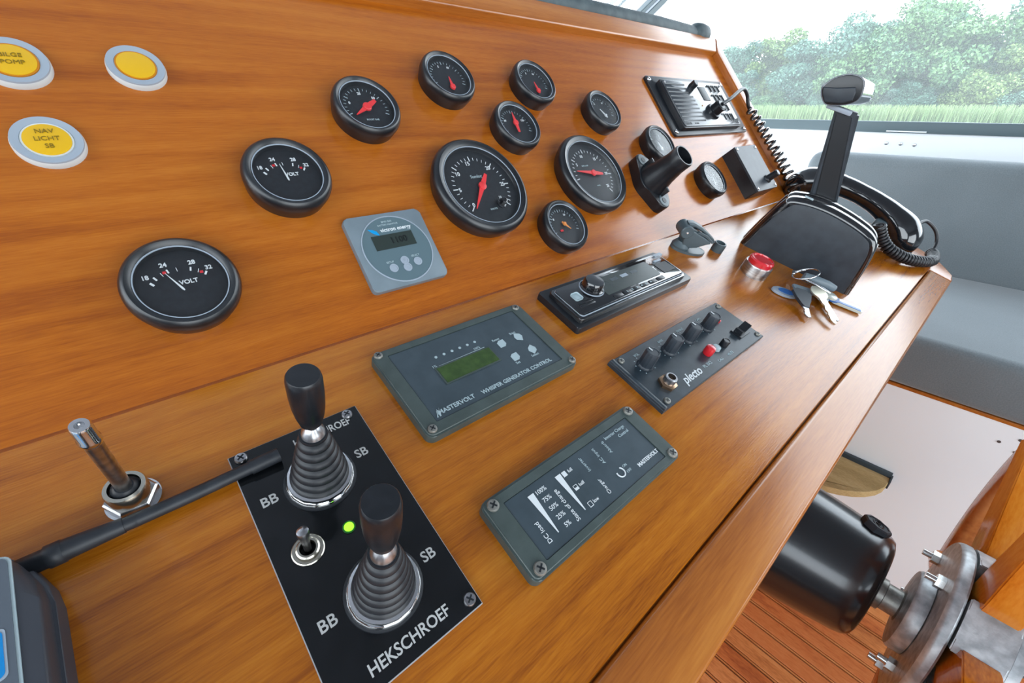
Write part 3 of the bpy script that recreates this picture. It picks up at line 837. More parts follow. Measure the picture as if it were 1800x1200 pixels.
prism('logo', 'pale_print', t, [(-.0622, -.0315), (-.0612, -.0315), (-.0600, -.0262), (-.0598, -.0315), (-.0588, -.0315), (-.0570, -.0245), (-.0585, -.0280), (-.0590, -.0250), (-.0605, -.0285)], z, z + .0002, smooth=False)
text('WHISPER GENERATOR CONTROL', .0050, t, .0165, -.0292, z, 'pale_print', off=.00008, sxy=(.98, 1))
for i in range(6): lathe('indicator', 'pale_print', t, [(.0012, 0), (.0012, .0004)], 12, loc=(-.0322 + i * .00768, .0178, z))
for x, y, a, s in ((.0265, .0056, 0, 'Reset'), (.0456, .0056, 60, 'Start'), (.0273, -.0121, 0, 'Set'), (.0470, -.0121, 30, 'Select')):
    q = .0038
    o = prism('button', 'pale_print', t, [(-q, -q), (q * .4, -q), (q, -q * .4), (q, q), (-q * .3, q), (-q, q * .5)], 0, .0004, smooth=False, loc=(x, y, z), rot=(0, 0, radians(a)))
    text(s, .0034, t, x - .002, y + (.0062 if y > 0 else -.0062), z, 'pale_print')
text('1%', .0036, t, -.0385, .0098, z, 'pale_print'); text('100%', .0030, t, .0035, .0112, z, 'pale_print')
prism('level_wedge', 'pale_print', t, [(-.035, .0088), (.010, .0088), (.010, .0094), (-.035, .0090)], z, z + .0002, smooth=False)
for x, y in ((-.0705, .0388), (.0690, .0375), (.0705, -.0392), (-.0703, -.0378)): screw(t, x, y, H - .0004, .0034, 'cast')

# ================================================================== CHARGER PANEL
t = thing('charger_panel', 'gray-green charger status panel with two white wedge scales, near the front lip', 'control panel', MLOW, (.1855, -.2010, 0)); t.scale = (1.022, 1.022, 1)
rim_panel(t, -.0768, .0770, -.0275, .0272, -.0633, .0633, -.0215, .0195, .005, H, H - .0004)
for x, lab in ((-.0450, 'w'), (-.0200, 'w')):
    prism('wedge_scale', 'white', t, [(x - .0026, .0138), (x + .0024, .0138), (x - .0006, -.0138), (x - .0012, -.0138)], z, z + .0002, smooth=False)
for s, y in (('100%', .0122), ('75%', .0060), ('50%', -.0004), ('25%', -.0070), ('5%', -.0133)):
    text(s, .0042, t, -.0372, y, z, 'white')
text('DC load', .0042, t, -.0538, -.0085, z, 'white', rz=radians(90))
text('State of charge', .0042, t, -.0291, -.0045, z, 'white', rz=radians(90), sp=.95)
for s, y, k in (('full', .0118, 1.), ('half', .0004, .5), ('low', -.0132, .12)):
    join_boxes('battery_symbol', 'white', t, [(-.0165, -.0135, y - .0018, y + .0018 * (2 * k - 1), z, z + .0002), (-.0165, -.0135, y + .0016, y + .0019, z, z + .0002), (-.0167, -.0164, y - .0018, y + .0018, z, z + .0002), (-.0136, -.0133, y - .0018, y + .0018, z, z + .0002)], smooth=False)
    text(s, .0034, t, -.0095, y, z, 'white')
for s, x, y in (('Inverter', .0028, .0090), ('AC input', .0170, .0080), ('Absorb', .0285, .0095), ('Charger', .0030, -.0102)):
    text(s, .0036, t, x, y, z, 'white' if s == 'Charger' else 'pale_print', rz=radians(90))
text('Inverter Charge', .0036, t, .0440, .0150, z, 'pale_print', rz=0); text('Control', .0036, t, .0500, .0105, z, 'pale_print', rz=0)
bm = bmesh.new()
arc = [(.0215 + .0034 * cos(radians(a)), -.0100 + .0034 * sin(radians(a)), z + .0002) for a in range(-200, 80, 20)]
add_tube(bm, arc, .0005, 6); link('power_symbol', bm_mesh(bm), 'white', t)
text('ON', .0028, t, .0285, -.0080, z, 'pale_print'); text('OFF', .0028, t, .0285, -.0125, z, 'pale_print')
text('MASTERVOLT', .0040, t, .0500, -.0142, z, 'white', off=.00008)
for x, y in ((-.0698, .0216), (.0700, .0220), (.0702, -.0226), (-.0698, -.0222)): screw(t, x, y, H - .0004, .0040, 'cast')

# ================================================================== JOYSTICK PLATE
t = thing('thruster_plate', 'glossy black engraved plate lettered HEKSCHROEF under the two joysticks', 'control plate', MLOW, (.0392, -.1408, 0))
prism('plate', 'engraved', t, [(-.0392, -.0760), (.0392, -.0760), (.0392, .0760), (-.0392, .0760)], .0006, .0026, smooth=False)
prism('plate_core', 'plate_edge', t, [(-.0397, -.0764), (.0396, -.0764), (.0396, .0764), (-.0397, .0764)], 0, .0022, smooth=False)
zz = .00265
text('HEKSCHROEF', .0082, t, .0008, -.0676, zz, 'engr_white', off=.00012, sxy=(.88, 1))
text('HEKSCHROEF', .0078, t, .0130, .0665, zz, 'engr_white', off=.00012, sxy=(.76, 1))
for s, x, y in (('BB', -.0292, .0380), ('SB', .0268, .0400), ('BB', -.0282, -.0378), ('SB', .0286, -.0384)):
    text(s, .0085, t, x, y, zz, 'engr_white', off=.00012, sxy=(.95, 1))
for x, y in ((-.0335, .0722), (.0315, .0715), (.0345, -.0708), (-.0335, -.0708)): screw(t, x, y, .0026, .0036, 'steel')
led = lathe('indicator_light', 'led', t, [(.0027, .002), (.0027, .0036), (.0020, .0050), (.0006, .0056)], 20)
lathe('indicator_collar', 'led_ring', t, [(.0036, .0026), (.0036, .0034), (.0028, .0036)], 20, cap1=False)
tg = t
sw = thing('toggle_switch', 'small nickel toggle switch left of the green light on the black plate', 'switch', MLOW, (.0168, -.1402, .0026))
lathe('washer', 'nickel', sw, [(.0083, 0), (.0083, .0006), (.0078, .0010), (.0062, .0010), (.0060, .0004)], 36, cap1=False)
lathe('collar', 'nickel', sw, [(.0062, 0), (.0060, .0028), (.0052, .0034), (.0042, .0034), (.0038, .0010)], 28, cap1=False)
mx = Matrix.Translation((0, 0, .001)) @ Matrix.Rotation(radians(-12), 4, 'X')
lathe('lever', 'steel', sw, [(.0018, 0), (.0020, .006), (.0028, .0125), (.0032, .0155), (.0030, .0170), (.0014, .0180)], 20, mtx=mx)

def joystick(u, v, lean_u, lean_v, label):
    t = thing('joystick', label, 'joystick', MLOW, (u, v, .0026), group='bow thruster joysticks')
    lathe('base_ring', 'chrome', t, [(.0192, 0), (.0192, .0022), (.0186, .0034), (.0180, .0040), (.0178, .0062), (.0160, .0066), (.0150, .0060)], 56, cap1=False, wob=lambda a: 1 + .006 * sin(40 * a))
    lathe('base_skirt', 'rubber', t, [(.0205, 0), (.0203, .0010), (.0192, .0014)], 48, cap1=False)
    # ribbed rubber boot, bent with the lever
    prof = []
    nr = 7; z0 = .006; z1 = .046
    for k in range(nr * 6 + 1):
        s = k / (nr * 6); base = .0156 * (1 - s) ** .9 + .0062 * (1 - (1 - s) ** .9)
        prof.append((base + .0018 * (abs(cos(pi * nr * s)) ** .6) - .0008, z0 + (z1 - z0) * s))
    bm = bmesh.new(); vs = add_lathe(bm, prof, 40)
    for vv in vs:
        s = max(0, vv.co.z / .09) ** 1.4; vv.co.x += lean_u * s; vv.co.y += lean_v * s
    link('boot', bm_mesh(bm), 'rubber', t)
    bm = bmesh.new(); vs = add_lathe(bm, [(.0066, .044), (.0056, .049), (.0030, .052), (.0028, .058)], 28)
    for vv in vs:
        s = (vv.co.z / .09) ** 1.4; vv.co.x += lean_u * s; vv.co.y += lean_v * s
    link('stem', bm_mesh(bm), 'steel', t)
    bm = bmesh.new()
    vs = add_lathe(bm, [(.0042, .0545), (.0056, .0560), (.0070, .062), (.0080, .069), (.0084, .077), (.0084, .0870), (.0080, .0894), (.0075, .0902), (.0070, .0902)], 40)
    for vv in vs:
        s = (vv.co.z / .09) ** 1.4; vv.co.x += lean_u * s; vv.co.y += lean_v * s
    g = link('grip', bm_mesh(bm), 'black', t)
    bm = bmesh.new(); vs = add_lathe(bm, [(.0071, .0901), (.0066, .0892), (.0050, .0884), (.0003, .0880)], 32, cap0=False)
    for vv in vs:
        s = (vv.co.z / .09) ** 1.4; vv.co.x += lean_u * s; vv.co.y += lean_v * s
    link('grip_cap', bm_mesh(bm), 'gloss', g)
    return t
joystick(.0384, -.1045, .0005, .0055, 'black joystick with ribbed rubber boot at the far end of the black plate')
joystick(.0402, -.1802, -.0005, .0065, 'black joystick with ribbed rubber boot at the near end, beside the green light')

# ================================================================== STOP CABLE KNOB
t = thing('stop_pull', 'bare steel pull rod rising from a hexagonal nut, left of the joysticks', 'pull knob', MLOW, (-.0450, -.0640, 0))
lathe('hex_nut', 'steel', t, [(.0118, 0), (.0118, .0056), (.0108, .0066)], 6)
lathe('washer', 'chrome', t, [(.0122, 0), (.0122, .0012)], 36)
lathe('collar', 'nickel', t, [(.0092, .006), (.0094, .0135), (.0088, .0150), (.0070, .0150), (.0068, .0128)], 36, cap1=False)
mx = Matrix.Translation((0, 0, .011)) @ Matrix.Rotation(radians(9), 4, 'X') @ Matrix.Rotation(radians(3), 4, 'Y')
lathe('seal', 'rubber', t, [(.0066, .0), (.0060, .0035), (.0040, .006)], 28, mtx=mx)
lathe('rod', 'steel', t, [(.0034, 0), (.0034, .058)], 28, mtx=mx)
lathe('rod_tip', 'chrome', t, [(.0038, .056), (.0042, .0575), (.0042, .0595), (.0038, .0603), (.0038, .0700), (.0033, .0712), (.0017, .0712), (.0015, .0690)], 28, mtx=mx)

# ================================================================== TABLET + CABLE
t = thing('chart_tablet', 'dark gray tablet with pale screen border at the lower left corner', 'tablet', MLOW, (-.16, -.165, 0))
body = [(-.10, -.085), (.0835, -.085), (.0835, .060), (.0820, .070), (.0770, .083), (.0700, .0925), (-.10, .0935)]
prism('housing', 'tablet_side', t, body, 0, .0105, .001, 2)
prism('cover', 'tablet_side', t, [(x * .985 if x > 0 else x, y * .99) for x, y in body], .0105, .0220, .005, 4)
prism('screen_border', 'pale_print', t, rrect(-.095, .0760, -.079, .0850, .004), .0222, .0228, .0002, 1)
prism('screen', 'tablet_face', t, rrect(-.094, .0750, -.078, .0840, .0035), .0224, .0232, smooth=False)
prism('screen_icon_border', 'lens_gray', t, rrect(-.05, .0728, .0330, .0530, .002), .0232, .0234, smooth=False)
prism('screen_icon', 'blue_screen', t, rrect(-.05, .0720, .0338, .0522, .002), .0233, .0236, smooth=False)
t = thing('power_cable', 'thick black cable crossing the shelf from the tablet to the far joystick', 'cable', MLOW, (-.080, -.0800, 0))
P = smooth_path([(.001, -.001, .0085), (.030, -.001, .0075), (.0365, -.0005, .0065), (.06, .0002, .0055), (.085, .0002, .0068), (.102, .0, .0075)], 8)
tube('lead', 'cable', t, P, .0036, 14)
tube('sleeve', 'cable', t, [(.008, -.001, .0085), (.012, -.001, .0085), (.030, -.001, .0075)], [.0052, .0050, .0040], 14)
tube('connector', 'cable', t, [(-.012, -.001, .0085), (.002, -.001, .0085), (.0025, -.001, .0085), (.008, -.001, .0085), (.0085, -.001, .0085), (.011, -.001, .0085)], [.0048, .0048, .0056, .0056, .0048, .0048], 14)
tube('end_sleeve', 'cable', t, [(.088, .0002, .0069), (.104, .0002, .0076)], .0043, 14)

# ================================================================== CAR STEREO
t = thing('car_stereo', 'glossy black car stereo with round knob and long display set in the shelf', 'stereo', MLOW, (.4045, -.0565, 0))
prism('mounting_frame', 'black', t, rrect(-.1105, .108, -.0305, .031, .003), 0, .0075, .0015, 2)
prism('trim_ring', 'gloss', t, rrect(-.104, .096, -.0255, .0230, .004), .0070, .0125, .0015, 3)
prism('faceplate', 'gloss', t, rrect(-.1005, .0925, -.0215, .0195, .003), .0120, .0150, .0012, 2)
tube('chrome_edge', 'lens_gray', t, [(p[0], p[1], .0135) for p in rrect(-.100, .0925, -.0225, .0195, .003) + [(.0925, .0165)]], .0007, 6)
prism('display', 'lcd', t, rrect(-.046, .056, -.0115, .0150, .002), .0148, .0155, .0003, 1)
for i in range(3): box('display_icon', 'lens_gray' if i == 1 else 'slate_face', t, -.022 + i * .019, -.010 + i * .019, .004, .0085, .0154, .0157, smooth=False)
lathe('volume_knob', 'gloss', t, [(.0135, .014), (.0130, .0165), (.0118, .0175), (.0112, .0240), (.0100, .0258), (.0020, .0262)], 40, loc=(-.0560, .0055, 0))
lathe('knob_ring', 'lens_gray', t, [(.0144, .0148), (.0140, .0158), (.0134, .0158)], 40, cap1=False, loc=(-.0560, .0055, 0))
box('source_button', 'pale_print', t, -.0900, -.0790, -.0040, .0070, .0148, .0160, .002)
for i in range(6): box('preset_button', 'black', t, -.042 + i * .0165, -.028 + i * .0165, -.0195, -.0140, .0148, .0158, .0005)
text('1  2  3  4  5  6', .0036, t, .0035, -.0168, .0159, 'pale_print', sxy=(2.4, 1))
for y in (-.012, -.008): box('side_button', 'black', t, -.093, -.070, y - .0015, y + .0015, .0148, .0156, .0004)
box('eject_slot', 'lens_gray', t, .0700, .0850, .0080, .0115, .0148, .0157, .0004)
box('card_slot', 'dial', t, .0640, .0880, -.0120, .0050, .0148, .0154, smooth=False)
prism('frame_clip', 'lens_gray', t, [(.083, .0165), (.100, .0165), (.100, .0215), (.083, .0215)], .0122, .0152, .0005, 1)

# ================================================================== AUDIO CONTROL PANEL (four knobs)
t = thing('intercom_panel', 'dark gray panel with four black knobs and a red button', 'control panel', MLOW, (.3970, -.1628, 0))
M['ple'] = noisy(mat('dark_blue_gray_panel', (.022, .034, .045), .34), (.016, .026, .035), (.028, .042, .055), (90,) * 3, detail=8)
prism('plate', M['ple'], t, [(-.1055, -.0325), (.1055, -.0325), (.1055, .0325), (-.1055, .0325)], 0, .0042, .0006, 1, smooth=False)
prism('end_strip', M['ple'], t, [(-.1050, -.0322), (-.1005, -.0322), (-.1005, .0322), (-.1050, .0322)], .004, .0068, .0008, 2)
for i, (x, s) in enumerate(((-.0750, 'VOL'), (-.0325, 'BASS'), (.0050, 'TREBLE'), (.0450, 'GAIN'))):
    kn = lathe('knob', 'satin', t, [(.0080, 0), (.0079, .0015), (.0071, .0025), (.0069, .0175), (.0064, .0188), (.0058, .0190), (.0055, .0184), (.0002, .0184)], 36, loc=(x, .0115, .0042), wob=lambda a: 1 + .035 * sin(14 * a))
    box('pointer', 'white', kn, -.0004, .0004, .0015, .0058, .0186, .0192, smooth=False)
    text(s, .0040, t, x + .003, .0245, .0044, 'pale_print')
    bm = bmesh.new()
    for k in range(9):
        a = radians(-135 + k * 270 / 8 + 90 + 180 + 45 + 135)
        a = radians(-45 + k * 270 / 8)
        add_box(bm, .0098, .0108, -.0004, .0004, 0, .0002, mtx=Matrix.Translation((x, .0115, .0042)) @ Matrix.Rotation(a, 4, 'Z'))
    o = link('scale_ticks', bm_mesh(bm), 'pale_print', t, smooth=False); o['kind'] = 'stuff'
lathe('red_button', 'red', t, [(.0046, .004), (.0052, .0062), (.0052, .0115), (.0046, .0135), (.0034, .0140)], 28, loc=(.0055, -.0125, 0))
lathe('gray_button', 'pale_print', t, [(.0046, .004), (.0042, .0075), (.0030, .0080)], 24, loc=(.0225, -.0135, 0))
lathe('black_button', 'black', t, [(.0044, .004), (.0044, .0110), (.0038, .0122), (.0030, .0122), (.0026, .0116)], 24, loc=(.0370, -.0150, 0))
lathe('red_light', 'red', t, [(.0022, .004), (.0022, .0075), (.0008, .0085)], 16, loc=(.0700, .0100, 0))
prism('switch_frame', 'black', t, rrect(.0690, .0930, -.0205, -.0065, .001), .004, .0062, .0006, 1)
rk = prism('rocker', 'black', t, [(.0, 0), (.0105, 0), (.0195, .0075), (.0188, .0085), (.0095, .0026), (.0, .0055)], -.0045, .0045, .0003, 1)
rk.rotation_euler = (radians(90), 0, 0); rk.location = (.0710, -.0135, .0058)
lathe('jack_nut', 'brass', t, [(.0092, 0), (.0092, .0030), (.0082, .0036)], 6, loc=(-.0745, -.0145, .0042))
lathe('jack_socket', 'steel', t, [(.0058, 0), (.0058, .0095), (.0050, .0102), (.0038, .0102), (.0036, .0010)], 28, cap1=False, loc=(-.0745, -.0145, .0042))
text('plecto', .0125, t, -.0400, -.0215, .0044, 'white', shear=.3, off=.0002)
text('PL 3X2', .0052, t, -.0095, -.0218, .0044, 'pale_print'); 
text('CALL', .0042, t, .0120, -.0255, .0044, 'pale_print'); text('MUTE', .0042, t, .0330, -.0262, .0044, 'pale_print'); text('ON', .0034, t, .0620, .0120, .0044, 'pale_print')
for x, y in ((-.0935, .0270), (.1000, .0260), (.1000, -.0268), (-.0925, -.0268)): screw(t, x, y, .0042, .0032, 'cast')

# ================================================================== RED PUSH BUTTON
t = thing('push_button', 'red push button on a brushed steel collar, beside the shift control box', 'button', MLOW, (.6440, -.1168, 0))
M['brushed'] = noisy(mat('brushed_steel', (.55, .55, .55), .28, 1.), (.42, .42, .42), (.68, .68, .68), (40, 40, 400))
lathe('collar', M['brushed'], t, [(.0190, 0), (.0190, .0150), (.0185, .0165), (.0168, .0168)], 48)
lathe('red_lens', 'red_lens', t, [(.0168, .0160), (.0170, .0225), (.0155, .0245), (.0135, .0248), (.0130, .0232), (.0002, .0234)], 48)

# ================================================================== SHIFT CONTROL
A2 = Vector((.7148, -.0596)); ang = atan2(-.9677, .2522)   # local x runs along the face (towards the viewer), local y across
t = thing('shift_control', 'big black single-lever engine control box with upright chrome-tipped lever', 'engine control', MLOW, (A2.x, A2.y, 0), rz=ang)
# local: x = s (along), y = thickness (positive = away, +u), z = h
def face_outline(g=0.):
    pts = [(0 + g, 0), (.004 + g, .022), (.0105 + g, .052), (.0165 + g, .076 - g), (.0215 + g, .0855 - g), (.030 + g * .6, .0905 - g), (.050, .0948 - g), (.075, .0960 - g), (.100, .0940 - g),
           (.122, .0902 - g), (.139 - g * .3, .0855 - g), (.1505 - g, .0775 - g * .6), (.1570 - g, .0610), (.1620 - g, .0400), (.1660 - g, .0180), (.1690 - g, 0)]
    return pts
def slab(name, mt, pts, y0, y1, r=.003, nr=4, closed=False):
    """extrude an outline across y with both rims rounded by radius r (open outlines keep their feet down)"""
    n_ = len(pts); P2 = [Vector(p) for p in pts]; nr_ = []
    area = sum(P2[i].x * P2[(i + 1) % n_].y - P2[(i + 1) % n_].x * P2[i].y for i in range(n_)); sg = 1 if area > 0 else -1
    for i in range(n_):
        a_, b_ = P2[(i - 1) % n_], P2[(i + 1) % n_]
        if not closed and i == 0: a_ = P2[0]
        if not closed and i == n_ - 1: b_ = P2[-1]
        d_ = (b_ - a_).normalized(); v_ = Vector((d_.y, -d_.x)) * sg
        if not closed and i in (0, n_ - 1): v_ = Vector((v_.x, 0))
        nr_.append(v_)
    st = [(y0 + r * (1 - cos(pi / 2 * k / nr)), r * (1 - sin(pi / 2 * k / nr))) for k in range(nr + 1)]
    st += [(y1 - r * (1 - cos(pi / 2 * k / nr)), r * (1 - sin(pi / 2 * k / nr))) for k in range(nr, -1, -1)]
    bm = bmesh.new(); rings = [[bm.verts.new((p.x - v_.x * ins, yy, p.y - v_.y * ins)) for p, v_ in zip(P2, nr_)] for yy, ins in st]
    for a_, b_ in zip(rings, rings[1:]):
        for i in range(n_): bm.faces.new((a_[i], b_[i], b_[(i + 1) % n_], a_[(i + 1) % n_]))
    bm.faces.new(rings[0]); bm.faces.new(rings[-1][::-1])
    return link(name, bm_mesh(bm), mt, t, auto=32)
def fine(pts, n_=4):
    P3 = smooth_path([(a_, b_, 0) for a_, b_ in pts], n_); return [(p.x, p.y) for p in P3]
FO = lambda g: fine(face_outline(g))
slab('near_shell', 'gloss', FO(0), .0, .0235, .0080, 5)
slab('side_cover', 'satin', FO(.0078), -.0012, .004, .0010, 2)
slab('middle_band', 'rubber', FO(.006), .020, .030, .001, 1)
slab('far_shell', 'gloss', FO(-.0005), .0275, .046, .0060, 5)
slab('lever_bed', 'satin', FO(.008), .044, .074, .001, 1)
slab('far_cover', 'satin', [(x, z_ * .94) for x, z_ in FO(.006)], .072, .092, .006)
box('badge', 'pale_print', t, .038, .050, .0055, .0125, .0942, .0956, .0004)
box('gate_plate', 'lens_gray', t, .100, .122, .050, .066, .078, .0870, .001)
# lever
Lz = .195
def lev(s0, s1, y0, y1, z0, z1, ws0, ws1, name, mt, bev=.002):
    bm = bmesh.new()
    v_ = []
    for z_, sc, w_ in ((z0, s0, ws0), (z1, s1, ws1)):
        for dx, yy in ((-w_ / 2, y0), (w_ / 2, y0), (w_ / 2, y1), (-w_ / 2, y1)): v_.append(bm.verts.new((sc + dx, yy, z_)))
    for q in ((3, 2, 1, 0), (4, 5, 6, 7), (0, 1, 5, 4), (1, 2, 6, 5), (2, 3, 7, 6), (3, 0, 4, 7)): bm.faces.new([v_[i] for i in q])
    bmesh.ops.bevel(bm, geom=list(bm.edges), offset=bev, segments=2, affect='EDGES')
    return link(name, bm_mesh(bm), mt, t)
lev(.080, .019, .046, .064, .050, .200, .042, .031, 'lever', 'satin', .0025)
lev(.080, .019, .0450, .0475, .060, .194, .031, .021, 'lever_inlay', 'bezel', .001)
box('trigger', 'lens_gray', t, -.006, .026, .043, .064, .194, .200, .0015)
# grip: chrome D-section body running across, dark end pad facing the shelf
gp = [(-.0195, .2051), (-.0245, .2130), (-.0228, .2196), (-.0173, .2278), (-.0094, .2335), (-.0026, .2361), (.006, .2372), (.0129, .2356), (.0172, .2320), (.0206, .2262), (.0231, .2182), (.0216, .2116), (.014, .2050), (.0, .1996), (-.0102, .1983)]
gp = fine(gp + [gp[0]], 3)[:-1]
def skew_body(name, mt, o0, o1, y0, y1, nseg=6, cap_r=.85):
    bm = bmesh.new(); rings = []; n_ = len(o0)
    for k in range(nseg + 3):
        f = min(k / nseg, 1.0)
        ring = [(a_[0] * (1 - f) + b_[0] * f, a_[1] * (1 - f) + b_[1] * f) for a_, b_ in zip(o0, o1)]
        yy = y0 + (y1 - y0) * f
        if k > nseg:
            sc_ = (.93, .80)[k - nseg - 1]; cx = sum(p[0] for p in ring) / n_; cz = sum(p[1] for p in ring) / n_
            ring = [((p[0] - cx) * sc_ + cx, (p[1] - cz) * sc_ + cz) for p in ring]; yy += (.002, .004)[k - nseg - 1]
        rings.append([bm.verts.new((p[0], yy, p[1])) for p in ring])
    for a_, b_ in zip(rings, rings[1:]):
        for i in range(n_): bm.faces.new((a_[i], a_[(i + 1) % n_], b_[(i + 1) % n_], b_[i]))
    bm.faces.new(rings[0][::-1]); bm.faces.new(rings[-1])
    return link(name, bm_mesh(bm), mt, t, auto=50)
far = [(x * .80 + .0185, (z_ - .217) * .80 + .2175) for x, z_ in gp]
skew_body('grip_body', 'chrome', gp, far, .034, .078)
cx_, cz_ = .0, .218
slab('grip_pad', 'bezel', [((x - cx_) * .95 + cx_, (z_ - cz_) * .95 + cz_) for x, z_ in gp], .0315, .036, .0012, 2, True)
slab('grip_button', 'satin', [(-.0226, .2150), (-.0086, .2185), (.0107, .2255), (.0148, .2201), (.0168, .2118), (.0088, .2054), (-.0107, .2000), (-.0178, .2060)], .0280, .0330, .0016, 3, True)

# ================================================================== SMALL LATCH AND CAP
LS = .78
t = thing('swivel_latch', 'gray-green plastic swivel latch standing on the shelf behind the stereo', 'latch', MLOW, (.5870, -.0330, 0), rz=radians(-38))
def SC_(pts): return [(a_ * LS, b_ * LS) for a_, b_ in pts]
base = SC_([(.034 * cos(2 * pi * i / 32) + .004, .020 * sin(2 * pi * i / 32)) for i in range(32)])
prism('base_plate', 'latch', t, base, 0, .0035, .001, 2)
lathe('pivot_cup', 'latch', t, [(.0125, .003), (.0130, .006), (.0100, .010), (.0085, .013)], 28, loc=(-.010, 0, 0))
slab('body', 'latch', SC_([(-.016, .010), (.000, .009), (.012, .012), (.026, .021), (.034, .0245), (.032, .0290), (.018, .034), (.000, .040), (-.014, .044), (-.024, .036), (-.020, .026)]), -.0095, .0095, .002, 3, True)
bm = bmesh.new(); add_lathe(bm, [(.0080, -.0118), (.0092, -.0106), (.0092, .0106), (.0080, .0118)], 28, Matrix.Rotation(radians(90), 4, 'X'))
link('pivot_drum', bm_mesh(bm), 'latch', t, loc=(-.0165, 0, .0300))
lathe('rivet', 'chrome', t, [(.0018, 0), (.0013, .0008)], 14, loc=(-.0165, -.0118, .0300), rot=(radians(90), 0, 0))
slab('lever', 'latch', SC_([(-.020, .0470), (-.008, .0475), (.010, .0420), (.026, .0335), (.040, .0250), (.0435, .0275), (.038, .0330), (.020, .0425), (.004, .0500), (-.012, .0540), (-.022, .0520)]), -.0062, .0062, .0015, 3, True)
for sy in (-1, 1): slab('side_wing', 'latch', SC_([(-.002, .040), (.018, .035), (.036, .0255), (.037, .0290), (.020, .0390), (.002, .0440)]), sy * .0082 - .0012, sy * .0082 + .0012, .0005, 1, True)
t = thing('plug_cap', 'tiny dark hollow cap standing upright right of the swivel latch', 'cap', MLOW, (.6420, -.0560, 0))
lathe('shell', 'latch', t, [(.0088, 0), (.0090, .010), (.0086, .0130), (.0066, .0134), (.0062, .0060), (.0002, .006)], 28, cap1=False)

# ================================================================== HANDSET AND CRADLE
t = thing('telephone_handset', 'shiny black telephone handset lying across the right end of the shelf', 'handset', MLOW, (1.085, -.11, 0))
mid = [(0, .112, .012), (0, .110, .028), (0, .096, .043), (0, .070, .054), (0, .040, .0600), (0, .005, .0610), (0, -.030, .058), (0, -.060, .051), (0, -.085, .041), (0, -.101, .027), (0, -.104, .011)]
rr = [.0235, .0275, .0285, .0240, .0195, .0180, .0190, .0220, .0275, .0290, .0250]
Pm = smooth_path(mid, 6)
rad = [float(np.interp(i / (len(Pm) - 1), np.linspace(0, 1, len(rr)), rr)) for i in range(len(Pm))]
tube('handle', 'gloss', t, Pm, rad, 28, sx=1.12, up=(0, .3, 1))
for y, tilt, r_ in ((.112, -10, .0245), (-.104, 10, .0255)):
    bm = bmesh.new(); add_lathe(bm, [(.012, .010), (.019, .009), (r_, .004), (r_ + .001, -.002), (r_ - .002, -.007), (r_ - .006, -.0085)], 32)
    link('receiver_cap', bm_mesh(bm), 'gloss', t, loc=(0, y, .012), rot=(radians(tilt), 0, 0))
o = box('cradle_hook', 'latch', t, -.030, -.012, -.068, -.046, .0, .043, .005, 3)
box('cradle_base', 'satin', t, -.026, .026, -.062, .075, 0, .012, .003)
for y in (-.055, .068): box('cradle_post', 'satin', t, -.016, .016, y - .008, y + .008, .010, .040, .003)

# handset cord: tight coil lying on the shelf and a thin tail up to the mouthpiece
cordp = [(.990, -.172, .050), (1.000, -.190, .030), (1.008, -.212, .018), (1.030, -.240, .0125), (1.062, -.262, .012), (1.098, -.272, .012), (1.130, -.268, .013), (1.145, -.262, .013)]
t = thing('handset_cord', 'tight coiled black cord curling round the mouthpiece end of the handset', 'cord', MLOW, (1.05, -.24, 0))
o3 = Vector((1.05, -.24, 0))
hp = helix(smooth_path([Vector(p) - o3 for p in cordp], 8), 34, .0076, 12)
tube('coil', 'rubber', t, hp, .0028, 6)
tube('tail', 'rubber', t, smooth_path([Vector(p) - o3 for p in ((1.147, -.262, .016), (1.160, -.256, .030), (1.162, -.240, .046), (1.150, -.218, .055), (1.120, -.212, .048))], 6), .0032, 8)

# ================================================================== KEYS
def key_mesh(head, L_, w, th=.0022, teeth=True, head_shape='round'):
    pts = []
    if head_shape == 'round':
        for i in range(15):
            a = radians(25 + i * 310 / 14); pts.append((head * cos(a), head * sin(a)))
    else:
        pts += [(head * .6, head * .75), (-head * .5, head * 1.0), (-head, head * .5), (-head, -head * .5), (-head * .5, -head * 1.0), (head * .6, -head * .75)]
    pts.append((head * 1.15, -w)); x = head * 1.2; s = 1
    pts.append((head * 1.2 + L_ * .15, -w))
    if teeth:
        n_ = 6
        for k in range(n_):
            pts.append((head * 1.2 + L_ * (.2 + .7 * k / n_), -w * (.45 + .5 * ((k * 7) % 3) / 2)))
            pts.append((head * 1.2 + L_ * (.2 + .7 * (k + .5) / n_), -w * (.95 if k % 2 else .65)))
    pts += [(head * 1.2 + L_ * .95, -w * .5), (head * 1.2 + L_, 0), (head * 1.2 + L_ * .93, w * .8), (head * 1.15, w)]
    return prism_mesh(pts, 0, th, .0004, 1, False)
def place_key(name, label, cat, mt, head, L_, w, p_head, p_tip, h, shape='round', mt_head=None, tilt=0, grp='keys on the ring'):
    d = Vector((p_tip[0] - p_head[0], p_tip[1] - p_head[1]))
    t = thing(name, label, cat, MLOW @ Matrix.Translation((p_head[0], p_head[1], h)) @ Matrix.Rotation(atan2(d.y, d.x), 4, 'Z') @ Matrix.Rotation(radians(tilt), 4, 'Y'), group=grp)
    if mt_head:
        link('blade', key_mesh(head * .7, L_, w), mt, t)
        o = link('head', key_mesh(head, head * .5, head * .45, .0040, False, 'flat'), mt_head, t); o.location = (0, 0, -.0009)
    else:
        link('key_body', key_mesh(head, L_, w, head_shape=shape), mt, t)
    return t
place_key('key', 'short steel key with dark plastic head, nearest the four-knob panel', 'key', 'key_steel', .0130, .030, .0045, (.640, -.186), (.596, -.2203), .010, mt_head='key_black', tilt=9)
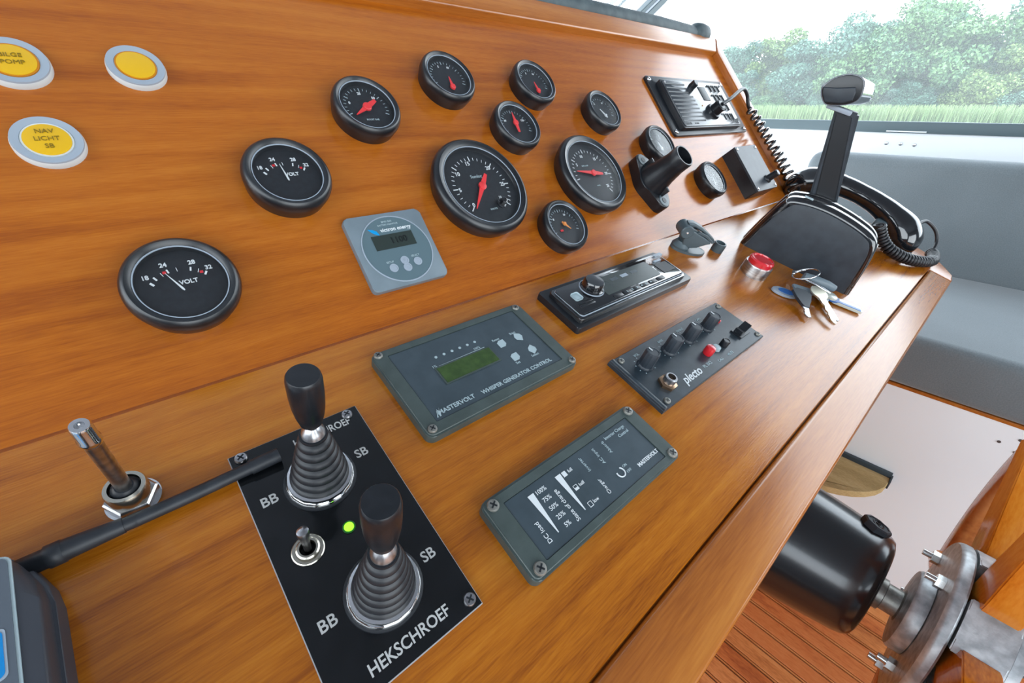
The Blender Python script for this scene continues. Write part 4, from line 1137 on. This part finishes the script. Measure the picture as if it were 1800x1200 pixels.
place_key('key', 'pale brass toothed key pointing towards the front lip, uppermost of the bunch', 'key', 'key_gold', .0125, .042, .0045, (.672, -.196), (.625, -.2469), .013, tilt=9)
place_key('key', 'steel key half hidden under the pale brass key', 'key', 'key_steel', .0110, .036, .0042, (.684, -.200), (.6509, -.2376), .006, tilt=5)
t = thing('key_ring', 'split chrome ring standing up and holding the bunch of keys', 'ring', MLOW @ Matrix.Translation((.6950, -.1660, .0175)) @ Matrix.Rotation(radians(20), 4, 'Z') @ Matrix.Rotation(radians(-38), 4, 'X'))
bm = bmesh.new()
pth = [(.0165 * cos(2 * pi * i / 40), .0165 * sin(2 * pi * i / 40), .0012 * i / 40) for i in range(46)]
add_tube(bm, pth, .0013, 8); link('wire', bm_mesh(bm), 'chrome', t, auto=60)
box('clasp_tab', 'chrome', t, .006, .018, .0125, .0165, -.002, .0018, .0008)
t = thing('key_fob', 'gray rounded lever fob and clear plastic tag with blue insert', 'key fob', MLOW, (.7000, -.2010, 0), rz=radians(-62))
fob = [(-.018, .008), (.010, .008), (.016, .0075), (.016, -.0075), (.010, -.008), (-.018, -.008)]
bm = bmesh.new(); add_tube(bm, [(-.034, .012, .014), (-.020, .012, .014), (.000, .014, .0135), (.012, .016, .012)], [.006, .0075, .0070, .005], 16, sx=.8)
link('grip', bm_mesh(bm), 'fob_gray', t)
lathe('disc', 'fob_clear', t, [(.0100, 0), (.0100, .0030), (.0090, .0036)], 32, loc=(.004, -.005, .0075))
lathe('disc_band', 'fob_blue', t, [(.0125, .001), (.0125, .0028)], 32, loc=(.006, -.003, .0050))
prism('tag', 'fob_clear', t, rrect(.012, .052, -.0075, .0085, .002), .0015, .0050, .0006, 1)
box('tag_insert', 'fob_blue', t, .016, .050, -.0060, -.0005, .0045, .0056, smooth=False)
tube('swivel', 'chrome', t, [(-.036, -.002, .016), (-.020, -.003, .015), (-.006, -.004, .013), (.002, -.005, .012)], [.0018, .0026, .0024, .0014], 10)
t = thing('key_tag', 'blue and white oval tag lying under the dark key head', 'key fob', MLOW, (.640, -.1660, 0), rz=radians(-50))
prism('tag', 'lens_gray', t, [(.0180 * cos(2 * pi * i / 28), .0105 * sin(2 * pi * i / 28)) for i in range(28)], .001, .0040, .0008, 2)
prism('tag_insert', 'fob_blue', t, [(.0030 + .0120 * cos(2 * pi * i / 24), .0010 + .0065 * sin(2 * pi * i / 24)) for i in range(24)], .0035, .0046, smooth=False)
prism('key_plate', 'fob_gray', t, rrect(.012, .050, .004, .018, .003), .008, .0105, .0006, 1)

# ================================================================== STEERING PUMP AND WHEEL
AX = Vector((.575, 0, -.381))
def about_y(): return Matrix.Rotation(radians(90), 4, 'X')     # lathe z -> world -Y
t = thing('steering_pump', 'glossy black barrel-shaped steering pump under the console lip', 'pump', loc=(AX.x, -.175, AX.z))
bm = bmesh.new()
add_lathe(bm, [(.090, .0), (.090, .03), (.0885, .075), (.0855, .110), (.0810, .145), (.0770, .172), (.0745, .188), (.0715, .198), (.0670, .2040), (.0600, .2065), (.020, .2065)], 64, about_y())
link('body', bm_mesh(bm), 'enamel', t)
# filler cap on the upper right flank of the barrel
capm = Matrix.Rotation(radians(-4), 4, 'Y') @ Matrix.Translation((.030, -.178, .066)) @ Matrix.Rotation(radians(24), 4, 'Y') @ Matrix.Rotation(radians(14), 4, 'X')
bm = bmesh.new(); add_lathe(bm, [(.0165, -.010), (.0165, .0085), (.0150, .0105), (.0125, .0108), (.0120, .0096), (.0002, .0096)], 8, capm)
cp = link('filler_cap', bm_mesh(bm), 'satin', t, auto=20)
bm = bmesh.new(); add_tube(bm, [capm @ Vector((.0105 * cos(2 * pi * i / 20), .0058 * sin(2 * pi * i / 20), .0102)) for i in range(21)], .0008, 5)
add_tube(bm, [capm @ Vector(p) for p in ((-.007, -.001, .0102), (-.002, .003, .0102), (.002, -.002, .0102), (.007, .002, .0102))], .0008, 5)
link('cap_emblem', bm_mesh(bm), 'rubber', cp)
bm = bmesh.new(); add_lathe(bm, [(.0205, .205), (.0205, .216), (.0175, .217), (.0175, .232), (.0225, .234), (.0225, .243), (.019, .244)], 40, about_y())
link('shaft', bm_mesh(bm), 'cast', t)

WY = -.4165
t = thing('steering_wheel', 'ship style steering wheel with wooden spokes on a galvanised steel hub', 'steering wheel', loc=(AX.x, WY, AX.z))
bm = bmesh.new(); add_lathe(bm, [(.028, -.008), (.050, -.006), (.052, -.003), (.052, .009), (.048, .011)], 56, about_y())
link('hub_boss', bm_mesh(bm), 'galv', t)
bm = bmesh.new(); add_lathe(bm, [(.050, .010), (.103, .010), (.1050, .0120), (.1060, .015), (.1060, .0205), (.1040, .0225), (.05, .0225)], 72, about_y())
link('flange', bm_mesh(bm), 'galv', t)
NS = 6; A0 = 37
for k in range(NS):
    a = radians(A0 + 60 * k)
    # spoke: ridged wooden bar with a wedge root, local x radial
    bm = bmesh.new()
    secs = [(.040, .004, .036), (.082, .062, .036), (.11, .066, .036), (.16, .052, .034), (.275, .034, .030)]
    rings = []
    for (r_, w_, d_) in secs:
        rings.append([bm.verts.new(p) for p in ((r_, -.0245 - d_ * .2, -w_ / 2), (r_, -.0245, 0), (r_, -.0245 - d_ * .2, w_ / 2), (r_, -.0245 - d_, w_ / 2), (r_, -.0245 - d_, -w_ / 2))])
    for p_, q_ in zip(rings, rings[1:]):
        for i in range(5): bm.faces.new((p_[i], p_[(i + 1) % 5], q_[(i + 1) % 5], q_[i]))
    bm.faces.new(rings[0]); bm.faces.new(rings[-1][::-1])
    bmesh.ops.bevel(bm, geom=list(bm.edges), offset=.0012, segments=2, affect='EDGES')
    link('spoke', bm_mesh(bm), 'spoke_wood', t, rot=(0, -a, 0), auto=25)
    # galvanised block between two spokes
    a2 = a + radians(30)
    bm = bmesh.new()
    pts = [(.040, -.006), (.102, -.030), (.1045, -.016), (.1055, 0), (.1045, .016), (.102, .030), (.040, .006)]
    lo_ = [bm.verts.new((x, -.0245, z_)) for x, z_ in pts]; hi_ = [bm.verts.new((x, -.064, z_)) for x, z_ in pts]
    bm.faces.new(lo_); bm.faces.new(hi_[::-1])
    for i in range(7): bm.faces.new((lo_[i], hi_[i], hi_[(i + 1) % 7], lo_[(i + 1) % 7]))
    bmesh.ops.bevel(bm, geom=list(bm.edges), offset=.0012, segments=2, affect='EDGES')
    link('hub_block', bm_mesh(bm), 'galv', t, rot=(0, -a2, 0), auto=30)
    # bolts through the flange
    for rb_, ab_ in (((.068, 93), (.090, 17)), ((.068, 213), (.090, 257)), ((.068, 333), (.090, 317)))[k // 2] if k % 2 == 0 else ():
        bx, bz = rb_ * cos(radians(ab_)), rb_ * sin(radians(ab_))
        bm = bmesh.new(); add_lathe(bm, [(.0042, -.007), (.0042, .012)], 12, about_y())
        bo = link('bolt', bm_mesh(bm), 'steel_bolt', t, loc=(bx, 0, bz))
        bm = bmesh.new(); add_lathe(bm, [(.0085, .0020), (.0085, .0098)], 6, about_y()); link('nut', bm_mesh(bm), 'steel_bolt', bo, auto=20)
# rim
bm = bmesh.new(); ns = 96; Rm = .290
prof_ = rrect(-.025, .025, -.076, -.0365, .010, 4)
rings = []
for i in range(ns):
    a = 2 * pi * i / ns
    rings.append([bm.verts.new(((Rm + x) * cos(a), y, (Rm + x) * sin(a))) for x, y in prof_])
for i in range(ns):
    p_, q_ = rings[i], rings[(i + 1) % ns]
    for j in range(len(prof_)): bm.faces.new((p_[j], p_[(j + 1) % len(prof_)], q_[(j + 1) % len(prof_)], q_[j]))
link('rim', bm_mesh(bm), 'rim_wood', t)
bm = bmesh.new(); add_lathe(bm, [(.095, .0645), (.098, .066), (.098, .074), (.03, .076)], 56, about_y()); link('back_plate', bm_mesh(bm), 'galv', t)

# ================================================================== SOFA, LOCKER, FOLDING STEP
XB = 1.24
t = thing('locker', 'plain white laminate locker front below the gray bench, with screw heads', 'locker', loc=(XB, -.8, FZ))
box('front_board', 'locker_white', t, 0, .018, -1.6, .95, 0, .592)
box('edge_strip', 'teak_trim', t, -.002, .02, -1.6, .95, .592, .600, .001)
box('top_board', 'white_paint', t, .018, .80, -1.6, .95, .575, .592)
for y, z_ in ((-.4868 + .8, -.4518), (-.511 + .8, -.4325), (-.5148 + .8, -.4627)):
    lathe('screw_head', 'caulk', t, [(.0032, 0), (.0028, .001)], 12, loc=(-.0002, y, z_ - FZ), rot=(0, radians(-90), 0))
def cushion(name, parent, x0, x1, y0, y1, z0, z1, bev, crown=.01):
    bm = bmesh.new(); add_box(bm, x0, x1, y0, y1, z0, z1, bev, 6)
    return link(name, bm_mesh(bm), 'fabric', parent, auto=60)
t = thing('bench_sofa', 'gray upholstered bench with long backrest under the side window', 'sofa', loc=(XB, -.7, -.400))
cushion('seat_cushion', t, -.012, .60, -1.6, .86, 0, .124, .022)
bk = cushion('back_cushion', t, 0, .125, -1.5, .905, 0, .352, .038)
bk.location = (.575, 0, .095); bk.rotation_euler = (0, radians(4.5), 0)
# quarter-round step hinged on the locker front
t = thing('quarter_step', 'small quarter-round bare wood step with black edge, fixed to the white locker', 'step', loc=(XB, -.18, -.6450))
q = [(0, .18)] + [(-.185 * sin(a) if False else 0, 0) for a in ()]
pts = [(-.001, .005), (-.001, -.188), (-.030, -.190)]
for i in range(9):
    a = radians(10 + 80 * i / 8)
    pts.append((-.030 - .17 * sin(a) * .9, -.190 + .20 * (1 - cos(a))))
pts += [(-.19, .005)]
prism('board', 'birch', t, pts, -.018, 0, .001, 1)
box('edge_strip', 'dark_edge', t, -.012, -.0008, -.190, .005, -.018, .012, .001)
box('end_strip', 'dark_edge', t, -.034, -.001, -.1935, -.1895, -.018, .004, .001)
# three screws on the side wall under the window
for y, z_, lb in ((.0392, .0659, 'left'), (.0002, .0662, 'middle'), (-.0367, .0647, 'right')):
    o = lathe('wall_screw', 'steel', None, [(.0055, 0), (.0045, .0025), (.0015, .003)], 16); o.location = (XW - .0002, y, z_); o.rotation_euler = (0, radians(-90), 0)
    tag(o, lb + ' of three dull screw heads on the white wall under the window', 'screw', 'screws on the white wall')
